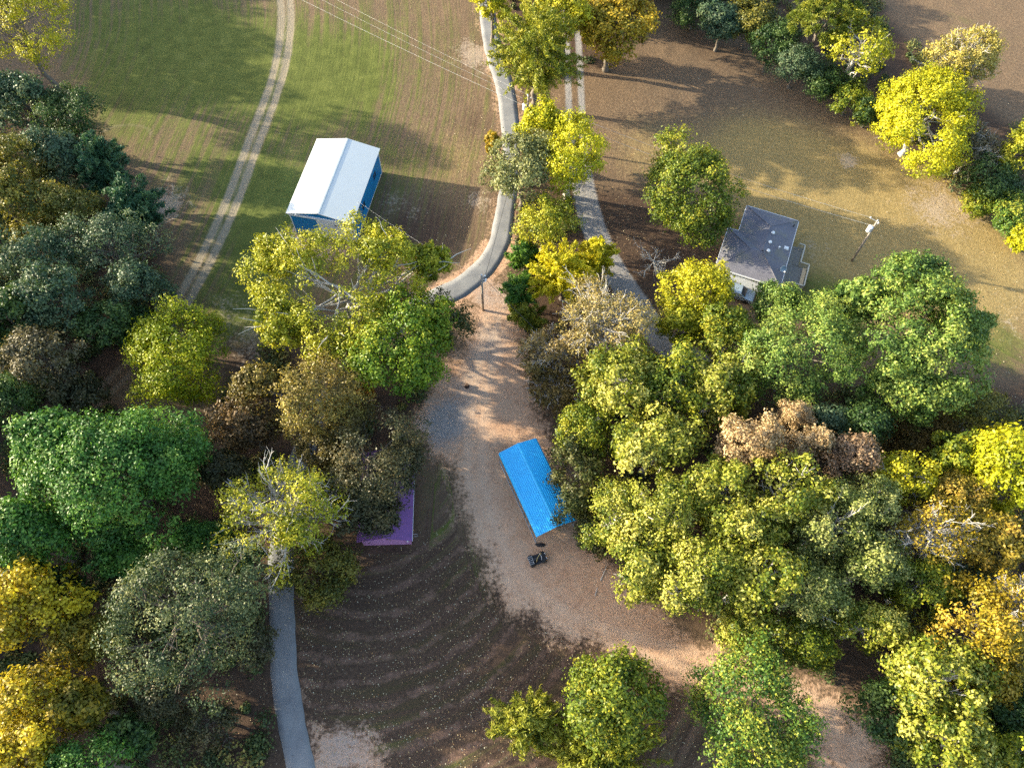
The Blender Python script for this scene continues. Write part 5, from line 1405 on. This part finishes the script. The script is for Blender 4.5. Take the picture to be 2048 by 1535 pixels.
def tubes_np(paths, n=5):
    """paths: list of (pts (k,3), radii (k)) -> verts, faces"""
    V, F = [], []
    off = 0
    for pts, rad in paths:
        k = len(pts)
        tn = unit(np.gradient(pts, axis=0))
        ref = np.array([0.31, 0.17, 0.93]) if abs(tn[0][2]) < .8 else np.array([1., 0.1, 0.])
        u = unit(np.cross(tn, ref))
        w = np.cross(tn, u)
        ang = np.arange(n) * 2 * math.pi / n
        ring = pts[:, None, :] + rad[:, None, None] * (u[:, None, :] * np.cos(ang)[None, :, None] + w[:, None, :] * np.sin(ang)[None, :, None])
        V.append(ring.reshape(-1, 3))
        i = np.arange(k - 1)[:, None] * n
        j = np.arange(n)[None, :]
        j2 = (j + 1) % n
        f = np.stack([i + j, i + j2, i + n + j2, i + n + j], -1).reshape(-1, 4) + off
        F.append(f)
        off += k * n
    return np.concatenate(V), np.concatenate(F)

def curve3(p0, p1, lift, rng, k=6, wob=.06):
    t = np.linspace(0, 1, k)[:, None]
    d = np.linalg.norm(p1 - p0)
    mid = (p0 + p1) / 2 + np.array([0, 0, lift * d]) + rng.normal(size=3) * wob * d
    p = (1 - t) ** 2 * p0 + 2 * t * (1 - t) * mid + t * t * p1
    p[1:-1] += rng.normal(size=(k - 2, 3)) * wob * .25 * d
    return p

def make_tree(idx, T):
    name, cat, label, grp, x, y, Rx, Ry, V, zc, ty, pal, dens, lobes = T
    rng = np.random.default_rng(1000 + idx)
    root = empty(name, (x, y, 0))
    tag(root, label, cat, grp)
    allL = [(0.0, 0.0, 0.0, Rx, Ry, V)] + [tuple(l) for l in lobes]
    P_, N_, A_, S_, T_ = [], [], [], [], []      # leaf centre, normal, axis, size, tint
    centres = []
    Rm = math.sqrt(Rx * Ry)
    base_tint = 0.5
    for li, (lx, ly, lz, rx, ry, v) in enumerate(allL):
        c0 = np.array([lx, ly, zc + lz])
        rm = math.sqrt(rx * ry)
        if ty in ('R', 'O', 'H', 'B'):
            # boughs over the crown, each carrying many small leafy sprigs
            rb = float(np.clip(.30 * rm, .55, 1.9))
            area = math.pi * rm * (rm + 1.3 * v)
            nb = max(8, int((2.3 if name in ('maple_tree', 'shrub', 'poplar_tree', 'locust_tree') else 1.6) * area / (math.pi * rb * rb)))
            d = unit(rng.normal(size=(nb, 3)))
            lowcut = -.55 if ty != 'H' else -.9
            d[:, 2] = np.where(d[:, 2] < lowcut, -d[:, 2] * .6, d[:, 2])
            d = unit(d)
            bd = unit(rng.normal(size=(7, 3)) * np.array([1, 1, .5]))
            bump = (np.maximum(0, d @ bd.T) ** 6).max(1)
            fr = (.66 + .36 * bump) * rng.uniform(.80, 1.06, nb) if name in ('maple_tree', 'poplar_tree', 'locust_tree') else (.58 + .44 * bump) * rng.uniform(.74, 1.10, nb)
            ex = np.maximum(np.array([rx, ry, v]) - rb * .55, .35)
            C = c0 + d * ex * fr[:, None]
            if ty == 'O' and li == 0:
                keep = np.hypot((C[:, 0] - lx) / rx, (C[:, 1] - ly) / ry) > rng.uniform(.10, .42, nb)
                C, d = C[keep], d[keep]
            C[:, 2] = np.maximum(C[:, 2], rb * .4)
            centres.append(C)
            rbs = rb * rng.uniform(.5, 1.3, len(C))
            rs = float(np.clip(.10 * rm + .12, .26, .56))
            if ty == 'B': rs *= .8
            ms = np.maximum(6, (2.1 * (rbs / rs) ** 2 * {'R': 1, 'O': .85, 'H': 1.0, 'B': .8}[ty]).astype(int))
            bi = np.repeat(np.arange(len(C)), ms)
            sd_ = unit(rng.normal(size=(len(bi), 3)) + .75 * d[bi] + np.array([0, 0, .55]))
            SC = C[bi] + sd_ * (rbs[bi] * rng.uniform(.55, 1.12, len(bi)))[:, None] * np.array([1, 1, .82])
            SC[:, 2] = np.maximum(SC[:, 2], .15)
            bt = np.clip(rng.normal(.46, .17, len(C)), .03, .97)
            stn = np.clip(bt[bi] + rng.normal(0, .15, len(bi)), 0, 1)
            per = max(5, int(19 * dens * {'R': 1.0, 'O': .9, 'H': 1.0, 'B': .50}[ty]))
            off = rng.normal(size=(len(bi), per, 3)) * rs * .52 * rng.uniform(.7, 1.3, len(bi))[:, None, None]
            off[..., 2] *= .75
            P = SC[:, None, :] + off
            N = unit(unit(off) * .45 + sd_[:, None, :] * .75 + np.array([0, 0, .15]) + rng.normal(size=P.shape) * .50)
            tt = np.clip(stn[:, None] + rng.normal(0, .15, P.shape[:2]), 0, 1)
            P_.append(P.reshape(-1, 3)); N_.append(N.reshape(-1, 3)); T_.append(tt.ravel())
            ls = .155
            if name in ('sycamore_tree', 'maple_tree', 'poplar_tree', 'hickory_tree'): ls = .168
            if name in ('oak_tree', 'willow_tree', 'persimmon_tree'): ls = .140
            if ty == 'H' or rm < 2: ls *= .85
            n = P.shape[0] * per
            ls = ls * rng.uniform(.8, 1.2)
            S_.append(np.stack([rng.uniform(.5, 1.4, n) * ls, rng.uniform(.48, .75, n) * ls], 1))
        elif ty == 'S':
            ns = int(np.clip(34 * rm * (rm + v) / 10, 40, 230) * dens)
            d = unit(rng.normal(size=(ns, 3)))
            d[:, 2] = np.abs(d[:, 2]) * .9 - .12
            d = unit(d)
            fr = rng.uniform(.80, 1.1, ns)
            tip = c0 + d * np.array([rx, ry, v]) * fr[:, None] * rng.choice([1, 1, .8, .6], ns)[:, None]
            tip[:, 2] = np.maximum(tip[:, 2], .2)
            start = np.stack([lx + d[:, 0] * .15 * rx, ly + d[:, 1] * .15 * ry, tip[:, 2] - .25 * v - .35 * np.abs(d[:, 0]) * v], 1)
            per = int(115 * dens)
            t = rng.random((ns, per)) ** .6
            sw = (.12 + .30 * (1 - t)) * np.clip(rm * .45, .45, 1.0)
            P = start[:, None, :] + (tip - start)[:, None, :] * t[..., None]
            P[..., 2] += (.16 * v * np.sin(t * math.pi))
            P += rng.normal(size=P.shape) * sw[..., None] * .8
            ax = unit(tip - start)[:, None, :] + rng.normal(size=P.shape) * .35
            N = unit(rng.normal(size=P.shape) + np.array([0, 0, .6]) + d[:, None, :] * .5)
            st_ = np.clip(rng.normal(.5, .17, ns), 0, 1)
            tt = np.clip(st_[:, None] + .22 * (t - .6) + rng.normal(0, .12, (ns, per)), 0, 1)
            n = ns * per
            P_.append(P.reshape(-1, 3)); N_.append(N.reshape(-1, 3)); A_.append(unit(ax).reshape(-1, 3)); T_.append(tt.ravel())
            S_.append(np.stack([rng.uniform(.16, .34, n), rng.uniform(.045, .085, n)], 1))
            centres.append(tip[:: max(1, ns // 14)] * .8 + c0 * .2)
        elif ty == 'P':
            ns = int(5.5 * rm * rm) + 20
            d = unit(rng.normal(size=(ns, 3)))
            d[:, 2] = np.abs(d[:, 2]) - .15
            d = unit(d)
            C = c0 + d * np.array([rx, ry, v]) * rng.uniform(.5, .98, ns)[:, None]
            per = 190
            dd = unit(rng.normal(size=(ns, per, 3)) + np.array([0, 0, .7]) + d[:, None, :] * .4)
            ln = rng.uniform(.25, .62, (ns, per))
            P = C[:, None, :] + dd * ln[..., None]
            N = unit(np.cross(dd, rng.normal(size=dd.shape)))
            tt = np.clip(rng.normal(.45, .16, ns)[:, None] + .5 * (ln - .4) + rng.normal(0, .1, (ns, per)), 0, 1)
            n = ns * per
            P_.append(P.reshape(-1, 3)); N_.append(N.reshape(-1, 3)); A_.append(dd.reshape(-1, 3)); T_.append(tt.ravel())
            S_.append(np.stack([rng.uniform(.14, .26, n), rng.uniform(.03, .055, n)], 1))
            centres.append(C[:: max(1, ns // 16)])
    P = np.concatenate(P_); N = np.concatenate(N_); Sz = np.concatenate(S_); tt = np.concatenate(T_)
    ax = np.concatenate(A_) if A_ else None
    # scattered stray leaves break the clump outlines
    P += rng.normal(size=P.shape) * .06
    P[:, 2] = np.maximum(P[:, 2], .06)
    v_, f_ = leaf_quads(P, N, Sz[:, 0], Sz[:, 1], rng, ax)
    me = np_mesh('crown', v_, f_, [mat_leaf(pal)], tint=tt)
    link(bpy.data.objects.new('crown', me), root)
    # trunk and limbs
    C = np.concatenate(centres)
    H = zc + V
    tr = np.clip(.030 * H * (.7 + .05 * Rm), .05, .42)
    top = np.array([rng.normal(0, .05 * Rm), rng.normal(0, .05 * Rm), zc + V * .25])
    paths = []
    kz = 9
    tz = np.linspace(0, 1, kz)[:, None]
    tp = tz * top
    tp[1:-1, :2] += rng.normal(size=(kz - 2, 2)) * .05 * Rm * .6
    trad = tr * (1.15 - .85 * tz[:, 0])
    trad[0] *= 1.35
    paths.append((tp, trad))
    gum = name in ('gum_tree', 'hickory_tree', 'oak_tree') and ty == 'R'
    nl = 26 if gum else {'R': 13, 'O': 24, 'H': 10, 'B': 52, 'S': 8, 'P': 10}[ty]
    pick = rng.permutation(len(C))[:nl]
    for j in pick:
        f = rng.uniform(.35, .95) if ty != 'H' else rng.uniform(.05, .4)
        a = tp[0] * 0 + np.array([np.interp(f, tz[:, 0], tp[:, k]) for k in range(3)])
        b = C[j]
        if ty == 'B':
            b = b + (b - np.array([0, 0, zc])) * .10
        if b[2] < a[2] - .5:
            a = a * np.array([1, 1, 0]) + np.array([0, 0, max(b[2] - .6, .3)])
        L = np.linalg.norm(b - a)
        r0 = np.clip(tr * .50 * (1 - .4 * f), .03, .2) * (1.15 if ty in 'OB' else 1)
        cv = curve3(a, b, -.12 if b[2] > a[2] else .1, rng, 7)
        paths.append((cv, np.linspace(r0, max(.022, r0 * .22), 7)))
        nt_ = 4 if gum else {'R': 2, 'O': 4, 'H': 2, 'B': 7, 'S': 0, 'P': 0}[ty]
        for q in range(nt_):
            s = rng.uniform(.35, 1)
            p0 = np.array([np.interp(s, np.linspace(0, 1, 7), cv[:, k]) for k in range(3)])
            dirv = unit(unit(b - a) + rng.normal(size=3) * .55 + np.array([0, 0, .15]))
            p1 = p0 + dirv * rng.uniform(.16, .38) * Rm * (1.0 if ty != 'B' else 1.15)
            p1[2] = max(p1[2], .1)
            paths.append((curve3(p0, p1, .04, rng, 5), np.linspace(max(.03 if ty == 'B' else .022, r0 * .42), .014, 5)))
            if ty == 'B':
                for w in range(3):
                    s2 = rng.uniform(.3, .9)
                    q0 = p0 + (p1 - p0) * s2
                    q1 = q0 + unit(dirv + rng.normal(size=3) * .7) * rng.uniform(.10, .22) * Rm
                    q1[2] = max(q1[2], .1)
                    paths.append((np.stack([q0, (q0 + q1) / 2 + rng.normal(size=3) * .05, q1]), np.array([.022, .017, .010])))
    v_, f_ = tubes_np(paths, 5)
    pale = ty in ('O', 'B') or name in ('birch_tree', 'gum_tree', 'poplar_tree')
    me = np_mesh('trunk', v_, f_, [BARK_PALE if pale else BARK_DARK], smooth=True)
    link(bpy.data.objects.new('trunk', me), root)
    return len(f_) + len(P)

tot = 0
for i_, T_row in enumerate(TREES):
    tot += make_tree(i_, T_row)
print('tree faces', tot)

# bare leafless bush on the brown lawn
def build_dead_bush():
    root = empty('bare_bush', (18.1, 59.2, 0))
    tag(root, 'leafless pale branched bush on brown ground below the round maple', 'bush')
    rng = np.random.default_rng(77)
    paths = []
    for j in range(9):
        an = rng.uniform(0, 6.28)
        L = rng.uniform(1.6, 3.6)
        el = rng.uniform(.15, .9)
        b = np.array([math.cos(an) * math.cos(el), math.sin(an) * math.cos(el), math.sin(el)]) * L
        cv = curve3(np.array([0, 0, .05]), b, .08, rng, 7, .12)
        paths.append((cv, np.linspace(.075, .03, 7)))
        for q in range(7):
            s = rng.uniform(.25, 1)
            p0 = np.array([np.interp(s, np.linspace(0, 1, 7), cv[:, k]) for k in range(3)])
            d = unit(b / L + rng.normal(size=3) * .6)
            p1 = p0 + d * rng.uniform(.5, 1.3)
            p1[2] = max(p1[2], .05)
            paths.append((curve3(p0, p1, .05, rng, 5, .1), np.linspace(.035, .016, 5)))
            for w in range(2):
                q0 = p0 + (p1 - p0) * rng.uniform(.3, .9)
                q1 = q0 + unit(d + rng.normal(size=3) * .8) * rng.uniform(.3, .7)
                q1[2] = max(q1[2], .05)
                paths.append((np.stack([q0, (q0 + q1) / 2, q1]), np.array([.02, .016, .01])))
    v_, f_ = tubes_np(paths, 5)
    link(bpy.data.objects.new('branches', np_mesh('branches', v_, f_, [BARK_PALE], smooth=True)), root)
build_dead_bush()

# unseen trees placed just outside the left edge; their long shadows lie across the fields
# ------------------------------------------------------------------ loose leaves and undergrowth
def scatter(name, pts, lo, hi, mat, rng, zr=(0.03, .07), flat=1.2, tint=None):
    n = len(pts)
    P = np.column_stack([pts, rng.uniform(zr[0], zr[1], n)])
    N = unit(rng.normal(size=(n, 3)) * .5 + np.array([0, 0, flat]))
    L = rng.uniform(lo, hi, n)
    v_, f_ = leaf_quads(P, N, L, L * rng.uniform(.5, .8, n), rng)
    me = np_mesh(name, v_, f_, [mat], tint=rng.random(n) if tint is None else tint)
    o = link(bpy.data.objects.new(name, me))
    tag(o, kind='stuff')
    return o

def sample_region(fn, n, box, rng):
    out = []
    got = 0
    while got < n:
        x = rng.uniform(box[0], box[1], n)
        y = rng.uniform(box[2], box[3], n)
        p = fn(x, y)
        k = rng.random(n) < p
        out.append(np.column_stack([x[k], y[k]]))
        got += k.sum()
    return np.concatenate(out)[:n]

def litter_prob(x, y):
    M = masks(x, y)
    p = .55 * M['lawn'] * (1 - .7 * M['dirt']) + .35 * np.clip(M['gold'], 0, 1) + .4 * M['litter'] + .12 * M['dirt']
    p = p * (fbm(x, y, 5.0, 21) > .36)
    dd, _ = line_dist(x, y, DRIVE)
    return np.clip(p * np.where(np.abs(dd) < 1.7, .12, 1), 0, 1)

def mat_litter(name, stops):
    m, nt, out = new_mat(name)
    t = NT(nt)
    a = t.n('ShaderNodeAttribute', attribute_name='tint')
    p = t.n('ShaderNodeBsdfPrincipled')
    t.put(p.inputs['Base Color'], t.ramp(a.outputs['Fac'], stops))
    p.inputs['Roughness'].default_value = .7
    nt.links.new(p.outputs[0], out.inputs[0])
    return m

rng0 = np.random.default_rng(5)
LIT = mat_litter('fallen leaf', [(0.0, (0.10, 0.055, 0.03)), (0.4, (0.26, 0.14, 0.06)), (0.7, (0.46, 0.33, 0.14)), (1.0, (0.66, 0.60, 0.42))])
scatter('fallen_leaves', sample_region(litter_prob, 34000, (-45, 75, -8, 95), rng0), .035, .075, LIT, rng0)

def under_prob(x, y):
    M = masks(x, y)
    dd, _ = line_dist(x, y, DRIVE)
    ok = (np.abs(dd) > 2.2) & (M['dtrack'] > 2.2) & (M['dlane'] > 2.4) & (M['sdf']['forest'] > .4) & (M['sdf']['dirt'] < -.6)
    bx = ~((x > -17) & (x < -9) & (y > 19.5) & (y < 31.5)) & ~((x > 1) & (x < 9) & (y > 20) & (y < 34)) & ~((x > 22) & (x < 42) & (y > 50) & (y < 68))
    return ok * bx * np.clip((fbm(x, y, 3.2, 33) - .42) * 4, 0, 1)
UND = mat_litter('undergrowth leaf', [(0.0, (0.025, 0.045, 0.010)), (0.45, (0.07, 0.10, 0.018)), (0.75, (0.16, 0.15, 0.03)), (1.0, (0.30, 0.22, 0.04))])
bc = sample_region(under_prob, 1500, (-85, 85, -8, 118), rng0)
per = 130
br = rng0.uniform(.5, 1.5, len(bc))
bd = unit(rng0.normal(size=(len(bc), per, 3)))
bp = bd * (br[:, None] * rng0.uniform(.4, 1.05, (len(bc), per)))[..., None]
bp[..., 2] = np.abs(bp[..., 2]) * rng0.uniform(.7, 1.9, len(bc))[:, None] + .06
P3 = (np.column_stack([bc, np.zeros(len(bc))])[:, None, :] + bp).reshape(-1, 3)
n_ = len(P3)
NN = unit(bd.reshape(-1, 3) * .5 + rng0.normal(size=(n_, 3)) * .7 + np.array([0, 0, .5]))
LL = rng0.uniform(.11, .20, n_)
v_, f_ = leaf_quads(P3, NN, LL, LL * rng0.uniform(.5, .75, n_), rng0)
ut = np.clip(np.repeat(rng0.normal(.42, .2, len(bc)), per) + rng0.normal(0, .15, n_), 0, 1)
o = link(bpy.data.objects.new('undergrowth', np_mesh('undergrowth', v_, f_, [UND], tint=ut)))
tag(o, kind='stuff')

# unseen wood beyond the hay field's left end, height set to shade it
PP, NN, TT = [], [], []
for k in range(17):
    wx, wy = -101 + rng0.uniform(-4, 4), 96 + k * 4.2 + rng0.uniform(-1, 1)
    Hh = rng0.uniform(19, 22)
    n = 2600
    d = unit(rng0.normal(size=(n, 3)))
    PP.append(np.array([wx, wy, Hh * .55]) + d * np.array([4.8, 4.8, Hh * .43]) * rng0.uniform(.6, 1.02, n)[:, None])
    NN.append(unit(d + rng0.normal(size=(n, 3)) * .6))
for wx, wy, Hh in ((-62, 8, 11), (-60, 15, 11), (-64, 21, 12), (-66, 27, 12), (-67, 33, 13), (-70, 39, 13), (-72, 46, 13), (-75, 53, 13), (-77, 60, 13), (-79, 67, 12), (-56, 0, 10), (-54, -6, 10), (-82, 74, 12), (-58, 3, 11), (1, 113, 15), (5, 109, 15), (12, 110, 15), (20, 118, 15), (24, 112, 13), (9, 112, 14), (15, 117, 15), (-1, 121, 15), (8, 122, 16), (19, 126, 15), (4, 130, 16), (14, 134, 16), (10, 128, 16), (18, 133, 16), (0, 116, 16)):  # unseen trees past the left and top edges, added to shade the ground
    n = 2600
    d = unit(rng0.normal(size=(n, 3)))
    PP.append(np.array([wx, wy, Hh * .53]) + d * np.array([4.4, 4.4, Hh * .46]) * rng0.uniform(.6, 1.02, n)[:, None])
    NN.append(unit(d + rng0.normal(size=(n, 3)) * .6))
P3 = np.concatenate(PP); n_ = len(P3)
LL = rng0.uniform(.3, .55, n_)
v_, f_ = leaf_quads(P3, np.concatenate(NN), LL, LL * .65, rng0)
o = link(bpy.data.objects.new('far_wood', np_mesh('far_wood', v_, f_, [UND], tint=rng0.random(n_))))
tag(o, kind='stuff')
